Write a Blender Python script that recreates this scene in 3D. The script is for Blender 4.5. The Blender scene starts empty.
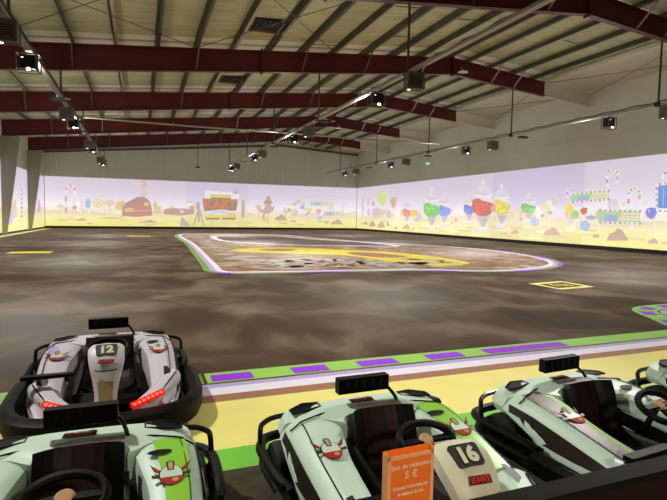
import bpy, math, random
from mathutils import Vector, Matrix
random.seed(7)
SC = bpy.context.scene
COL = SC.collection

# ------------------------------------------------------------------ view
VF, CX, CY, EYE = 501.0, 333.5, 250.0, 1.7
_dY = Vector((140.0 - CX, 212.5 - CY, VF)).normalized()
_p2 = Vector((1140.0 - CX, 212.5 + 17.2 - CY, VF))
_up = _dY.cross(_p2).normalized()
if _up.y > 0: _up = -_up
_dX = _dY.cross(_up)
if _dX.x < 0: _dX = -_dX
AX = (_dX, _dY, _up)


def ray(x, y):
    c = Vector((x - CX, y - CY, VF))
    return Vector((AX[0].dot(c), AX[1].dot(c), AX[2].dot(c)))


def on_y(x, y, Y):
    d = ray(x, y); return Vector((0, 0, EYE)) + d * (Y / d.y)


def on_x(x, y, X):
    d = ray(x, y); return Vector((0, 0, EYE)) + d * (X / d.x)


def on_z(x, y, Z=0.0):
    d = ray(x, y); return Vector((0, 0, EYE)) + d * ((Z - EYE) / d.z)


cam = bpy.data.cameras.new('camera')
cam.sensor_width = 36.0
cam.lens = VF / 667.0 * 36.0
cam.clip_end = 200
cam.clip_start = 0.05
co = bpy.data.objects.new('camera', cam)
COL.objects.link(co)
m = Matrix.Identity(4)
for i in range(3):
    m[i][0] = AX[i].x; m[i][1] = -AX[i].y; m[i][2] = -AX[i].z
m[0][3], m[1][3], m[2][3] = 0, 0, EYE
co.matrix_world = m
SC.camera = co
SC.view_settings.view_transform = 'Standard'
SC.view_settings.look = 'None'
SC.view_settings.gamma = 1.0
SC.view_settings.exposure = 0.0


# ------------------------------------------------------------------ materials
def lin(c):
    return tuple(((v / 255.0) / 12.92 if v <= 10 else ((v / 255.0 + 0.055) / 1.055) ** 2.4) for v in c)


MATS = {}


def mat(name, rgb, rough=0.5, metal=0.0, noise=0.0, nscale=20.0, bump=0.0, emit=None, estr=0.0, spec=0.5, coat=0.0, stretch=None):
    if name in MATS: return MATS[name]
    mt = bpy.data.materials.new(name); mt.use_nodes = True
    nt = mt.node_tree; b = nt.nodes['Principled BSDF']
    c = lin(rgb) + (1,)
    b.inputs['Base Color'].default_value = c
    b.inputs['Roughness'].default_value = rough
    b.inputs['Metallic'].default_value = metal
    b.inputs['Specular IOR Level'].default_value = spec
    b.inputs['Coat Weight'].default_value = coat
    if emit:
        b.inputs['Emission Color'].default_value = lin(emit) + (1,)
        b.inputs['Emission Strength'].default_value = estr
    if noise or bump:
        tc = nt.nodes.new('ShaderNodeTexCoord')
        mp = nt.nodes.new('ShaderNodeMapping')
        if stretch: mp.inputs['Scale'].default_value = stretch
        nz = nt.nodes.new('ShaderNodeTexNoise')
        nz.inputs['Scale'].default_value = nscale
        nz.inputs['Detail'].default_value = 5
        nt.links.new(tc.outputs['Object'], mp.inputs['Vector'])
        nt.links.new(mp.outputs['Vector'], nz.inputs['Vector'])
        if noise:
            rp = nt.nodes.new('ShaderNodeValToRGB')
            rp.color_ramp.elements[0].position = 0.3
            rp.color_ramp.elements[1].position = 0.7
            rp.color_ramp.elements[0].color = tuple(v * (1 - noise) for v in c[:3]) + (1,)
            rp.color_ramp.elements[1].color = tuple(min(1, v * (1 + noise)) for v in c[:3]) + (1,)
            nt.links.new(nz.outputs['Fac'], rp.inputs['Fac'])
            nt.links.new(rp.outputs['Color'], b.inputs['Base Color'])
        if bump:
            bp = nt.nodes.new('ShaderNodeBump')
            bp.inputs['Strength'].default_value = bump
            nt.links.new(nz.outputs['Fac'], bp.inputs['Height'])
            nt.links.new(bp.outputs['Normal'], b.inputs['Normal'])
    MATS[name] = mt
    return mt


def floor_material():
    mt = bpy.data.materials.new('floor with painted projection'); mt.use_nodes = True  # brown projected picture emulated in the floor's own colour
    nt = mt.node_tree; N = nt.nodes; L = nt.links; b = N['Principled BSDF']
    tc = N.new('ShaderNodeTexCoord')
    mp = N.new('ShaderNodeMapping'); mp.inputs['Scale'].default_value = (0.42, 0.34, 1)
    mp.inputs['Rotation'].default_value = (0, 0, 0.12)
    n1 = N.new('ShaderNodeTexNoise'); n1.inputs['Scale'].default_value = 1.9; n1.inputs['Detail'].default_value = 6
    n1.inputs['Distortion'].default_value = 0.7
    n2 = N.new('ShaderNodeTexNoise'); n2.inputs['Scale'].default_value = 0.18; n2.inputs['Detail'].default_value = 3
    wv = N.new('ShaderNodeTexWave'); wv.wave_type = 'RINGS'; wv.inputs['Scale'].default_value = 0.35
    wv.inputs['Distortion'].default_value = 9; wv.inputs['Detail'].default_value = 3
    L.new(tc.outputs['Object'], mp.inputs['Vector'])
    L.new(mp.outputs['Vector'], n1.inputs['Vector'])
    L.new(tc.outputs['Object'], n2.inputs['Vector'])
    L.new(mp.outputs['Vector'], wv.inputs['Vector'])
    mx = N.new('ShaderNodeMath'); mx.operation = 'MULTIPLY_ADD'
    mx.inputs[1].default_value = 0.10
    L.new(wv.outputs['Fac'], mx.inputs[0]); L.new(n1.outputs['Fac'], mx.inputs[2])
    rp = N.new('ShaderNodeValToRGB')
    e = rp.color_ramp.elements
    e[0].position = 0.40; e[0].color = lin((62, 47, 32)) + (1,)
    e[1].position = 0.76; e[1].color = lin((122, 108, 88)) + (1,)
    k = rp.color_ramp.elements.new(0.53); k.color = lin((82, 64, 45)) + (1,)
    L.new(mx.outputs[0], rp.inputs['Fac'])
    hs = N.new('ShaderNodeMix'); hs.data_type = 'RGBA'; hs.blend_type = 'MULTIPLY'
    hs.inputs['Factor'].default_value = 0.5
    L.new(rp.outputs['Color'], hs.inputs[6])
    r2 = N.new('ShaderNodeValToRGB')
    r2.color_ramp.elements[0].position = 0.35; r2.color_ramp.elements[0].color = (0.62, 0.6, 0.58, 1)
    r2.color_ramp.elements[1].position = 0.65; r2.color_ramp.elements[1].color = (1, 1, 1, 1)
    L.new(n2.outputs['Fac'], r2.inputs['Fac']); L.new(r2.outputs['Color'], hs.inputs[7])
    L.new(hs.outputs[2], b.inputs['Base Color'])
    rr = N.new('ShaderNodeMapRange'); rr.inputs['To Min'].default_value = 0.5; rr.inputs['To Max'].default_value = 0.72
    L.new(n1.outputs['Fac'], rr.inputs['Value']); L.new(rr.outputs['Result'], b.inputs['Roughness'])
    b.inputs['Specular IOR Level'].default_value = 0.16
    return mt


def infield_material():
    mt = bpy.data.materials.new('infield painted projection'); mt.use_nodes = True  # projected infield picture painted into the base colour
    nt = mt.node_tree; N = nt.nodes; L = nt.links; b = N['Principled BSDF']
    tc = N.new('ShaderNodeTexCoord')
    mp = N.new('ShaderNodeMapping'); mp.inputs['Scale'].default_value = (0.5, 0.55, 1)
    n1 = N.new('ShaderNodeTexNoise'); n1.inputs['Scale'].default_value = 1.5; n1.inputs['Detail'].default_value = 6
    n1.inputs['Distortion'].default_value = 1.6
    L.new(tc.outputs['Object'], mp.inputs['Vector']); L.new(mp.outputs['Vector'], n1.inputs['Vector'])
    rp = N.new('ShaderNodeValToRGB'); el = rp.color_ramp.elements
    el[0].position = 0.30; el[0].color = lin((92, 70, 54)) + (1,)
    el[1].position = 0.72; el[1].color = lin((212, 196, 182)) + (1,)
    for p, c in ((0.42, (130, 98, 72)), (0.50, (164, 130, 100)), (0.56, (138, 110, 90)), (0.62, (190, 166, 148))):
        q = el.new(p); q.color = lin(c) + (1,)
    L.new(n1.outputs['Fac'], rp.inputs['Fac']); L.new(rp.outputs['Color'], b.inputs['Base Color'])
    b.inputs['Roughness'].default_value = 0.5
    return mt


def cladding_material():
    mt = bpy.data.materials.new('ribbed wall cladding'); mt.use_nodes = True
    nt = mt.node_tree; N = nt.nodes; L = nt.links; b = N['Principled BSDF']
    tc = N.new('ShaderNodeTexCoord')
    wv = N.new('ShaderNodeTexWave'); wv.bands_direction = 'X'; wv.wave_profile = 'SIN'
    wv.inputs['Scale'].default_value = 0.62
    L.new(tc.outputs['Object'], wv.inputs['Vector'])
    bp = N.new('ShaderNodeBump'); bp.inputs['Strength'].default_value = 0.6; bp.inputs['Distance'].default_value = 0.06
    L.new(wv.outputs['Fac'], bp.inputs['Height']); L.new(bp.outputs['Normal'], b.inputs['Normal'])
    b.inputs['Base Color'].default_value = lin((212, 208, 192)) + (1,)
    b.inputs['Roughness'].default_value = 0.6
    return mt


def mural_material():
    mt = bpy.data.materials.new('projected picture'); mt.use_nodes = True
    nt = mt.node_tree; N = nt.nodes; L = nt.links; b = N['Principled BSDF']
    at = N.new('ShaderNodeVertexColor'); at.layer_name = 'Col'
    b.inputs['Base Color'].default_value = (0.25, 0.25, 0.25, 1)
    b.inputs['Roughness'].default_value = 0.9
    b.inputs['Specular IOR Level'].default_value = 0.0
    L.new(at.outputs['Color'], b.inputs['Emission Color'])
    b.inputs['Emission Strength'].default_value = 0.93
    return mt


M_WHITE = mat('white shell green cast', (196, 220, 200), 0.45, spec=0.4)  # white shell with the projectors' green cast painted in
M_WHITE2 = mat('white shell lilac cast', (214, 208, 216), 0.42, spec=0.4)  # same white shell, lilac projected light painted in
M_HOOD = mat('hood white', (222, 220, 190), 0.42, spec=0.4)
M_BLACK = mat('black plastic', (9, 9, 9), 0.5, spec=0.12)
M_TUBE = mat('black tube steel', (9, 10, 10), 0.3, spec=0.35)
M_RUBBER = mat('tyre rubber', (15, 14, 13), 0.75, bump=0.2, nscale=40)
M_HUB = mat('wheel hub grey', (92, 86, 76), 0.4, metal=0.6)
M_SEAT = mat('seat black', (8, 7, 6), 0.5, spec=0.25)
M_SEATC = mat('seat oxblood centre', (44, 20, 13), 0.5, noise=0.3, nscale=6, spec=.25, stretch=(3, .3, .3))
M_BROWN = mat('brown stripe', (92, 70, 55), 0.4)
M_BANDD = mat('dark umber band', (40, 30, 24), 0.5, spec=.25)
M_BROWNL = mat('painted brown cast', (98, 81, 65), 0.45)  # brown projected light painted onto a pod
M_TANP = mat('painted tan cast', (168, 140, 96), 0.45)  # projected brown on the lower hood, painted in
M_RED = mat('logo red', (168, 36, 26), 0.65, spec=.2)
M_REDD = mat('logo dark', (50, 18, 16), 0.65, spec=.2)
M_GREEN = mat('painted green cast', (140, 205, 62), 0.35)  # green projected light painted onto the pods
M_LAV = mat('painted violet cast', (190, 160, 225), 0.35)  # violet projected light painted onto a pod
M_DARK = mat('decal charcoal', (40, 42, 40), 0.45)
M_CREAM = mat('decal cream', (226, 218, 190), 0.65, spec=.2)
M_TAN = mat('decal tan', (190, 150, 110), 0.65, spec=.2)
M_LED = mat('red light strip', (120, 10, 8), 0.3, emit=(255, 70, 50), estr=5.0)
M_LEDL = mat('red lens', (150, 20, 16), 0.25, emit=(230, 20, 10), estr=0.9)
M_REFL = mat('white reflector', (220, 222, 215), 0.3)
M_BEAM = mat('oxblood steel paint', (84, 8, 7), 0.55, noise=0.12, nscale=1.5)
M_BEAMW = mat('off white steel paint', (208, 203, 184), 0.55)
M_COLW = mat('grey column paint', (150, 144, 128), 0.6)
M_PURL = mat('grey green purlin steel', (92, 92, 76), 0.45, metal=0.3)
M_PURLL = mat('pale galvanised steel', (170, 166, 150), 0.45, metal=0.2)
M_INS = mat('cream roof insulation', (186, 184, 148), 0.75, noise=0.16, nscale=1.6, bump=0.35, stretch=(0.5, 2.2, 1))
M_LINE = mat('white lining edge', (240, 236, 214), 0.6, bump=.2, nscale=3)
M_SOFF = mat('painted eave lining', (206, 200, 178), 0.6)
M_WALLP = mat('painted wall panel', (205, 202, 186), 0.65, noise=0.04, nscale=0.6)
M_CLAD = cladding_material()
M_BASE = mat('black baseboard', (12, 12, 12), 0.6)
M_FLOOR = floor_material()
M_INFIELD = infield_material()
M_YEL = mat('yellow painted projection', (238, 226, 130), 0.5, noise=0.05, nscale=1.5)  # floor colours from here are projected light painted as base colour
M_LIME = mat('lime painted projection', (150, 204, 84), 0.5, noise=0.06, nscale=2)
M_LIMED = mat('dull lime painted projection', (112, 160, 64), 0.5, noise=0.15, nscale=2)
M_GREENF = mat('green painted projection', (118, 200, 62), 0.5, noise=0.06, nscale=2)
M_PURP = mat('violet painted projection', (150, 44, 226), 0.5)
M_LAVF = mat('lavender painted projection', (184, 164, 210), 0.5)
M_WHF = mat('white painted projection', (232, 226, 240), 0.5)
M_BRF = mat('rust painted projection', (158, 108, 78), 0.5, noise=0.1, nscale=2)
M_OLIVE = mat('unlit olive floor tone', (56, 50, 27), 0.5, noise=0.25, nscale=3)
M_LOGOY = mat('infield yellow', (222, 206, 50), 0.5, noise=0.1, nscale=1)
M_BRD = mat('infield dark brown', (88, 66, 56), 0.5, noise=0.2, nscale=2)
M_COB = mat('infield pale projection', (190, 182, 172), 0.5, noise=0.1, nscale=3)
M_ALU = mat('rail aluminium', (178, 174, 162), 0.4, metal=0.4)
M_PROJB = mat('projector black', (16, 16, 16), 0.4)
M_PROJG = mat('projector grey housing', (112, 106, 94), 0.6, noise=0.15, nscale=9)
M_LENS = mat('projector lens glow', (255, 255, 240), 0.2, emit=(255, 250, 225), estr=3.0)
M_CABLE = mat('black cable', (20, 20, 19), 0.6)
M_DISH = mat('enamel lamp white', (220, 214, 196), 0.4)
M_VENT = mat('vent dark recess', (22, 17, 14), 0.8)
M_WOOD = mat('timber trim', (130, 98, 66), 0.6)
M_EXIT = mat('exit sign green', (20, 140, 70), 0.4, emit=(30, 190, 90), estr=0.5)
M_ORANGE = mat('orange card', (246, 120, 42), 0.45)
M_ORANGL = mat('pale orange card edge', (244, 176, 120), 0.45)
M_ORTXT = mat('pale card lettering', (250, 206, 166), 0.5)
M_BAR = mat('barrier charcoal', (17, 16, 13), 0.7, noise=0.15, nscale=12, spec=.2)
M_BARF = mat('barrier oxblood panel', (36, 16, 13), 0.7, spec=.2)
M_MURAL = mural_material()
M_PINK = mat('pink painted projection', (226, 190, 206), 0.5)


# ------------------------------------------------------------------ mesh helpers
class MB:
    """collects geometry for ONE mesh object"""
    def __init__(self):
        self.v = []; self.f = []; self.mi = []; self.mats = []; self.cols = None

    def slot(self, mt):
        if mt not in self.mats: self.mats.append(mt)
        return self.mats.index(mt)

    def add(self, verts, faces, mt):
        s = self.slot(mt); b = len(self.v)
        self.v += [tuple(p) for p in verts]
        for f in faces:
            self.f.append(tuple(b + i for i in f)); self.mi.append(s)
        return self

    def box(self, c, d, mt, rot=None, taper=1.0):
        x, y, z = (k / 2 for k in d)
        vs = [Vector((sx * x * (taper if sz > 0 else 1), sy * y * (taper if sz > 0 else 1), sz * z)) for sz in (-1, 1) for sx, sy in ((-1, -1), (1, -1), (1, 1), (-1, 1))]
        if rot is not None: vs = [rot @ v for v in vs]
        vs = [v + Vector(c) for v in vs]
        return self.add(vs, [(3, 2, 1, 0), (4, 5, 6, 7), (0, 1, 5, 4), (1, 2, 6, 5), (2, 3, 7, 6), (3, 0, 4, 7)], mt)

    def bar(self, a, b, w, h, mt):
        a, b = Vector(a), Vector(b); d = (b - a)
        q = d.to_track_quat('Y', 'Z').to_matrix()
        return self.box((a + b) / 2, (w, d.length, h), mt, q)

    def tube(self, pts, r, mt, n=8, closed=False, rz=None):
        pts = [Vector(p) for p in pts]; rings = []
        up = Vector((0, 0, 1)); N = len(pts)
        for i, p in enumerate(pts):
            a = pts[i - 1] if (i > 0 or closed) else p
            c = pts[(i + 1) % N] if (i < N - 1 or closed) else p
            t = (c - a).normalized()
            s = t.cross(up)
            if s.length < 0.05: s = t.cross(Vector((0, 1, 0)))
            s.normalize(); u = s.cross(t).normalized()
            rr = r[i] if isinstance(r, (list, tuple)) else r
            rings.append([p + (s * math.cos(2 * math.pi * k / n)) * rr + (u * math.sin(2 * math.pi * k / n)) * (rz or rr) for k in range(n)])
        return self.loft(rings, mt, cap=not closed, loop=closed)

    def loft(self, rings, mt, cap=True, loop=False, ring_closed=True):
        n = len(rings[0]); vs = [p for r in rings for p in r]; fs = []
        m_ = len(rings)
        for i in range(m_ if loop else m_ - 1):
            j = (i + 1) % m_
            for k in range(n if ring_closed else n - 1):
                l = (k + 1) % n
                fs.append((i * n + k, i * n + l, j * n + l, j * n + k))
        if cap and ring_closed:
            fs.append(tuple(reversed(range(n)))); fs.append(tuple((m_ - 1) * n + k for k in range(n)))
        return self.add(vs, fs, mt)

    def lathe(self, prof, mt, c=(0, 0, 0), axis='Z', n=20):
        rings = []
        for r, h in prof:
            ring = []
            for k in range(n):
                a = 2 * math.pi * k / n
                p = Vector((r * math.cos(a), r * math.sin(a), h))
                if axis == 'X': p = Vector((p.z, p.x, p.y))
                if axis == 'Y': p = Vector((p.y, p.z, p.x))
                ring.append(p + Vector(c))
            rings.append(ring)
        return self.loft(rings, mt)

    def mesh(self, name, smooth=35):
        me = bpy.data.meshes.new(name)
        me.from_pydata(self.v, [], self.f)
        for mt in self.mats: me.materials.append(mt)
        me.polygons.foreach_set('material_index', self.mi)
        if smooth:
            me.polygons.foreach_set('use_smooth', [True] * len(self.f))
            me.update()
            me.set_sharp_from_angle(angle=math.radians(smooth))
        me.update()
        return me

    def build(self, name, parent=None, smooth=35, recalc=True):
        me = self.mesh(name, smooth)
        if recalc: fix_normals(me, smooth)
        return link(name, me, parent)


def fix_normals(me, smooth=35):
    import bmesh
    bm = bmesh.new(); bm.from_mesh(me)
    bmesh.ops.recalc_face_normals(bm, faces=bm.faces)
    bm.to_mesh(me); bm.free()
    if smooth: me.set_sharp_from_angle(angle=math.radians(smooth))


def link(name, data, parent=None):
    o = bpy.data.objects.new(name, data); COL.objects.link(o)
    if parent is not None: o.parent = parent
    return o


def empty(name, loc=(0, 0, 0), rz=0.0):
    o = link(name, None); o.location = loc; o.rotation_euler = (0, 0, rz); o.empty_display_size = 0.2
    return o


def tag(o, label, cat, group=None):
    o['label'] = label; o['category'] = cat
    if group: o['group'] = group
    return o


def struct(o):
    o['kind'] = 'structure'; return o


def bevel(o, w, seg=2):
    md = o.modifiers.new('edge', 'BEVEL'); md.width = w; md.segments = seg; md.limit_method = 'ANGLE'
    return o


def smooth_path(pts, k=4, closed=False):
    P = [Vector(p) for p in pts]; out = []; n = len(P)
    rng = n if closed else n - 1
    for i in range(rng):
        p0 = P[(i - 1) % n] if (closed or i > 0) else P[i]
        p1 = P[i]; p2 = P[(i + 1) % n]
        p3 = P[(i + 2) % n] if (closed or i + 2 < n) else p2
        for s in range(k):
            t = s / k
            out.append(0.5 * ((2 * p1) + (p2 - p0) * t + (2 * p0 - 5 * p1 + 4 * p2 - p3) * t * t + (3 * p1 - p0 - 3 * p2 + p3) * t ** 3))
    if not closed: out.append(P[-1])
    return out


def smooth_rings(rings, k=4):
    n = len(rings[0])
    tracks = [smooth_path([r[j] for r in rings], k) for j in range(n)]
    return [[tracks[j][i] for j in range(n)] for i in range(len(tracks[0]))]


TXT = {}


def text_polys(s, size=1.0, shear=0.0, bold=0.0):
    key = (s, size, shear, bold)
    if key not in TXT:
        cu = bpy.data.curves.new('lettering', 'FONT'); cu.body = s; cu.size = size
        cu.align_x = 'CENTER'; cu.align_y = 'CENTER'; cu.shear = shear; cu.offset = bold
        cu.resolution_u = 3
        ob = bpy.data.objects.new('lettering', cu); COL.objects.link(ob)
        dg = bpy.context.evaluated_depsgraph_get(); dg.update()
        me = ob.evaluated_get(dg).to_mesh()
        vs = [v.co.copy() for v in me.vertices]; fs = [tuple(p.vertices) for p in me.polygons]
        ob.evaluated_get(dg).to_mesh_clear()
        bpy.data.objects.remove(ob); bpy.data.curves.remove(cu)
        TXT[key] = (vs, fs)
    return TXT[key]


def add_text(mb, s, size, mt, o, u, v, shear=0.0, bold=0.0, sx=1.0):
    vs, fs = text_polys(s, size, shear, bold)
    o, u, v = Vector(o), Vector(u).normalized(), Vector(v).normalized()
    mb.add([o + u * p.x * sx + v * p.y for p in vs], fs, mt)


# ------------------------------------------------------------------ the hall
XL, XR, YB, YN = -8.9, 25.1, 57.1, -4.0
RIDGE, ZR = 15.4, 10.32
SL = 0.095


def roof_z(x): return ZR - SL * abs(x - RIDGE)


fl = MB().add([(XL, YN, 0), (XR, YN, 0), (XR, YB, 0), (XL, YB, 0)], [(0, 1, 2, 3)], M_FLOOR).build('floor', smooth=0)
struct(fl)

LAYER = [0.0]


def flat(name, mt, polys, z=0.003, parent=fl):
    mb = MB()
    for p in polys:
        mb.add([(q[0], q[1], z) for q in p], [tuple(range(len(p)))], mt)
    return mb.build(name, parent, smooth=0, recalc=False)


def band(pts, w0, w1, closed=True):
    """quads between two offsets of a polyline"""
    n = len(pts); out = []; nrm = []
    for i in range(n):
        a = pts[(i - 1) % n] if closed or i else pts[i]
        c = pts[(i + 1) % n] if closed or i < n - 1 else pts[i]
        t = (Vector(c) - Vector(a)); t = Vector((t[0], t[1], 0)).normalized()
        nrm.append(Vector((-t.y, t.x, 0)))
    for i in range(n if closed else n - 1):
        j = (i + 1) % n
        a, b = Vector(pts[i]), Vector(pts[j])
        out.append([a + nrm[i] * w0, b + nrm[j] * w0, b + nrm[j] * w1, a + nrm[i] * w1])
    return out


def rect(x0, x1, y0, y1): return [(x0, y0), (x1, y0), (x1, y1), (x0, y1)]


# trackside bands by the kart row: projected light painted as floor colour
flat('kart_bay_unlit_tone', M_OLIVE, [rect(XL, XR, YN, 3.25)], 0.002)  # projection stops here, its missing light painted as dark colour
flat('green_band', M_GREENF, [rect(XL, XR, 3.25, 3.56)], 0.002)
flat('yellow_bay_projection', M_YEL, [rect(XL, XR, 3.56, 4.50)], 0.002)
flat('rust_projected_band', M_BRF, [rect(XL, XR, 4.50, 4.68)], 0.002)
flat('white_band', M_WHF, [rect(XL, XR, 4.68, 4.88)], 0.002)
flat('lavender_band', M_LAVF, [rect(XL, XR, 4.88, 4.99)], 0.002)
flat('lime_projected_kerb_band', M_LIME, [rect(XL, 0.585, 5.03, 5.36), rect(0.62, XR, 5.03, 5.36)], 0.002)
flat('violet_projected_kerb_blocks', M_PURP, [rect(a, b, 5.065, 5.28) for a, b in
     ((-7.6, -6.9), (-6.0, -5.3), (-4.3, -3.6), (-2.6, -1.9), (0.67, 1.10), (1.54, 1.95), (2.33, 2.82), (3.24, 3.74), (4.09, 5.42))], 0.004)

# infield island, a projected picture painted as floor colour
isl = smooth_path([(3.05, 42.7, 0), (2.5, 28, 0), (2.05, 17, 0), (2.0, 15.1, 0), (2.7, 14.4, 0), (5.5, 14.2, 0), (8.4, 13.9, 0), (10.6, 13.1, 0), (12.9, 13.45, 0),
                   (15.0, 14.8, 0), (16.5, 17, 0), (17.4, 20, 0), (17.6, 23, 0), (16.8, 26, 0), (14.4, 30, 0), (12.6, 36, 0), (11.5, 41.5, 0), (8, 43.5, 0)], 6, True)
flat('infield_projection', M_INFIELD, [[(p.x, p.y) for p in isl]], 0.003)
flat('infield_lavender_edge', M_LAVF, band(isl, 0.0, 0.16), 0.006)
flat('infield_white_edge', M_WHF, band(isl, 0.16, 0.34), 0.006)
rim = band(isl, -0.19, 0.0)
flat('infield_projected_lime_kerb', M_LIMED, rim, 0.005)
flat('infield_projected_violet_blocks', M_PURP, [q for i, q in enumerate(rim) if (i % 8) in (4, 5, 6) and i > 14], 0.007)
inner = smooth_path([(5.2, 38, 0), (4.9, 32.5, 0), (6.2, 29.6, 0), (8.6, 27.4, 0), (11.5, 26.5, 0), (14.0, 26, 0), (13.5, 30, 0), (11.5, 34, 0), (10, 39, 0), (7, 40, 0)], 5, True)
flat('inner_track', M_BRD, [[(p.x, p.y) for p in inner]], 0.006)
flat('inner_track_white_edge', M_WHF, band(inner, -0.3, 0.15), 0.008)
logo = smooth_path([on_z(x, y) for x, y in ((232, 250), (262, 247.5), (300, 247.8), (345, 250), (385, 251.8), (430, 256), (470, 263), (440, 266), (392, 262), (345, 255.5), (300, 254.2), (262, 253), (238, 252))], 4, True)
flat('infield_yellow_emblem', M_LOGOY, [[(p.x, p.y) for p in logo]], 0.008)
hole = smooth_path([on_z(x, y) for x, y in ((258, 249.6), (280, 249), (297, 250), (280, 251.4))], 3, True)
flat('infield_emblem_eye', M_BRF, [[(p.x, p.y) for p in hole]], 0.010)
hole = smooth_path([on_z(x, y) for x, y in ((350, 252.4), (380, 253.4), (408, 257), (380, 257.6), (352, 254.6))], 3, True)
flat('infield_emblem_hollow', M_BRF, [[(p.x, p.y) for p in hole]], 0.010)
# pale cobbles of the projected picture, painted along near and left sides
rnd = random.Random(3)
cob = []
for i in range(54):
    t = i / 53
    x = 4.1 + 7.0 * t + rnd.uniform(-.1, .1); y = 17.0 - 0.5 * t + rnd.uniform(-1.2, 1.2)
    a, b = rnd.uniform(.16, .34), rnd.uniform(.22, .5)
    cob.append([(x + a * math.cos(k * math.pi / 4), y + b * math.sin(k * math.pi / 4)) for k in range(8)])
for i in range(26):
    y = 17.5 + 0.9 * i + rnd.uniform(-.3, .3); x = 3.6 + rnd.uniform(-.35, .45)
    a, b = rnd.uniform(.3, .6), rnd.uniform(.2, .4)
    cob.append([(x + a * math.cos(k * math.pi / 4), y + b * math.sin(k * math.pi / 4)) for k in range(8)])
flat('infield_projected_cobbles', M_COB, cob, 0.012)
# yellow dashes, projected light painted flat
flat('yellow_projected_dashes', M_LOGOY, [rect(-4.95, -3.4, 22.9, 23.9), rect(-0.85, 0.7, 38.1, 39.3)], 0.004)
flat('yellow_projected_start_box', M_YEL, band([Vector((9.55, 9.3, 0)), Vector((10.85, 9.45, 0)), Vector((10.88, 10.6, 0)), Vector((9.55, 10.4, 0))], 0.0, 0.27), 0.004)
flat('projected_start_box_marks', M_LOGOY, [rect(9.95 + .22 * i, 10.07 + .22 * i, 9.75, 10.15) for i in range(3)], 0.004)
flat('left_wall_projected_yellow_line', M_YEL, [rect(-8.45, -8.1, 18, 56)], 0.003)
flat('left_wall_projected_white_line', M_WHF, [rect(-8.75, -8.5, 18, 56)], 0.003)
# corner of the right-hand island, projected light painted likewise
cor = smooth_path([(8.0, 5.56, 0), (8.35, 6.15, 0), (8.7, 6.72, 0), (9.2, 7.02, 0), (10.2, 7.1, 0), (13, 7.2, 0)], 5)
flat('corner_projected_lime_kerb', M_LIME, band(cor, -0.42, 0.0, False), 0.004)
cb = band(cor, -0.33, -0.09, False)
flat('corner_projected_violet_blocks', M_PURP, [q for i, q in enumerate(cb) if i in (2, 3, 7, 8, 9, 13, 14, 15, 18, 19, 20)], 0.006)
flat('corner_lavender_edge', M_LAVF, band(cor, -0.62, -0.45, False), 0.005)
flat('corner_pink_edge', M_PINK, band(cor, -0.85, -0.64, False), 0.005)

# walls
ybk = YB
wb = MB().add([(XL, ybk, 0), (XR, ybk, 0), (XR, ybk, roof_z(XR)), (RIDGE, ybk, roof_z(RIDGE)), (XL, ybk, roof_z(XL))], [(0, 1, 2, 3, 4)], M_CLAD).build('wall_back', smooth=0, recalc=False)
wl = MB().add([(XL, YN, 0), (XL, ybk, 0), (XL, ybk, roof_z(XL)), (XL, YN, roof_z(XL))], [(0, 1, 2, 3)], M_WALLP).build('wall_left', smooth=0, recalc=False)
wr = MB().add([(XR, YN, 0), (XR, ybk, 0), (XR, ybk, roof_z(XR)), (XR, YN, roof_z(XR))], [(3, 2, 1, 0)], M_WALLP).build('wall_right', smooth=0, recalc=False)
wn = MB().add([(XL, YN, 0), (XR, YN, 0), (XR, YN, roof_z(XR)), (RIDGE, YN, roof_z(RIDGE)), (XL, YN, roof_z(XL))], [(4, 3, 2, 1, 0)], M_WALLP).build('wall_near', smooth=0, recalc=False)
XE = 21.62
ce = MB()
ce.add([(XL, YN, roof_z(XL)), (RIDGE, YN, ZR), (RIDGE, ybk, ZR), (XL, ybk, roof_z(XL))], [(0, 1, 2, 3)], M_INS)
ce.add([(RIDGE, YN, ZR), (XE, YN, roof_z(XE)), (XE, ybk, roof_z(XE)), (RIDGE, ybk, ZR)], [(0, 1, 2, 3)], M_INS)
ce.add([(XE, YN, roof_z(XE)), (XR, YN, roof_z(XR)), (XR, ybk, roof_z(XR)), (XE, ybk, roof_z(XE))], [(0, 1, 2, 3)], M_SOFF)
ceil = ce.build('ceiling', smooth=0, recalc=False)
for o in (wb, wl, wr, wn, ceil): struct(o)
# black baseboards
struct(MB().box(((XL + XR) / 2, YB - 0.06, 0.11), (XR - XL - 0.2, 0.1, 0.22), M_BASE).build('baseboard_back', smooth=0))
struct(MB().box((XR - 0.06, (YB + 4) / 2, 0.11), (0.1, YB - 4 - 0.2, 0.22), M_BASE).build('baseboard_right', smooth=0))
struct(MB().box((XL + 0.06, (YB + 4) / 2, 0.07), (0.1, YB - 4 - 0.2, 0.14), M_BASE).build('baseboard_left', smooth=0))
# flashing where the back wall meets the roof
tr = MB()
tr.bar((XL + .05, YB - 0.1, 7.55), (RIDGE, YB - 0.1, 9.72), 0.16, 0.22, M_PURL)
tr.bar((RIDGE, YB - 0.1, 9.72), (XR - .05, YB - 0.1, 9.15), 0.16, 0.22, M_PURL)
struct(tr.build('trim_1', smooth=0))

# red portal rafters
FR = [14.4, 22.95, 31.55, 40.1, 48.65]


def zt(x): return 10.06 - SL * abs(x - RIDGE)


def zb(x): return 9.22 - (0.105 * (RIDGE - x) if x < RIDGE else 0.079 * (x - RIDGE))


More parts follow.
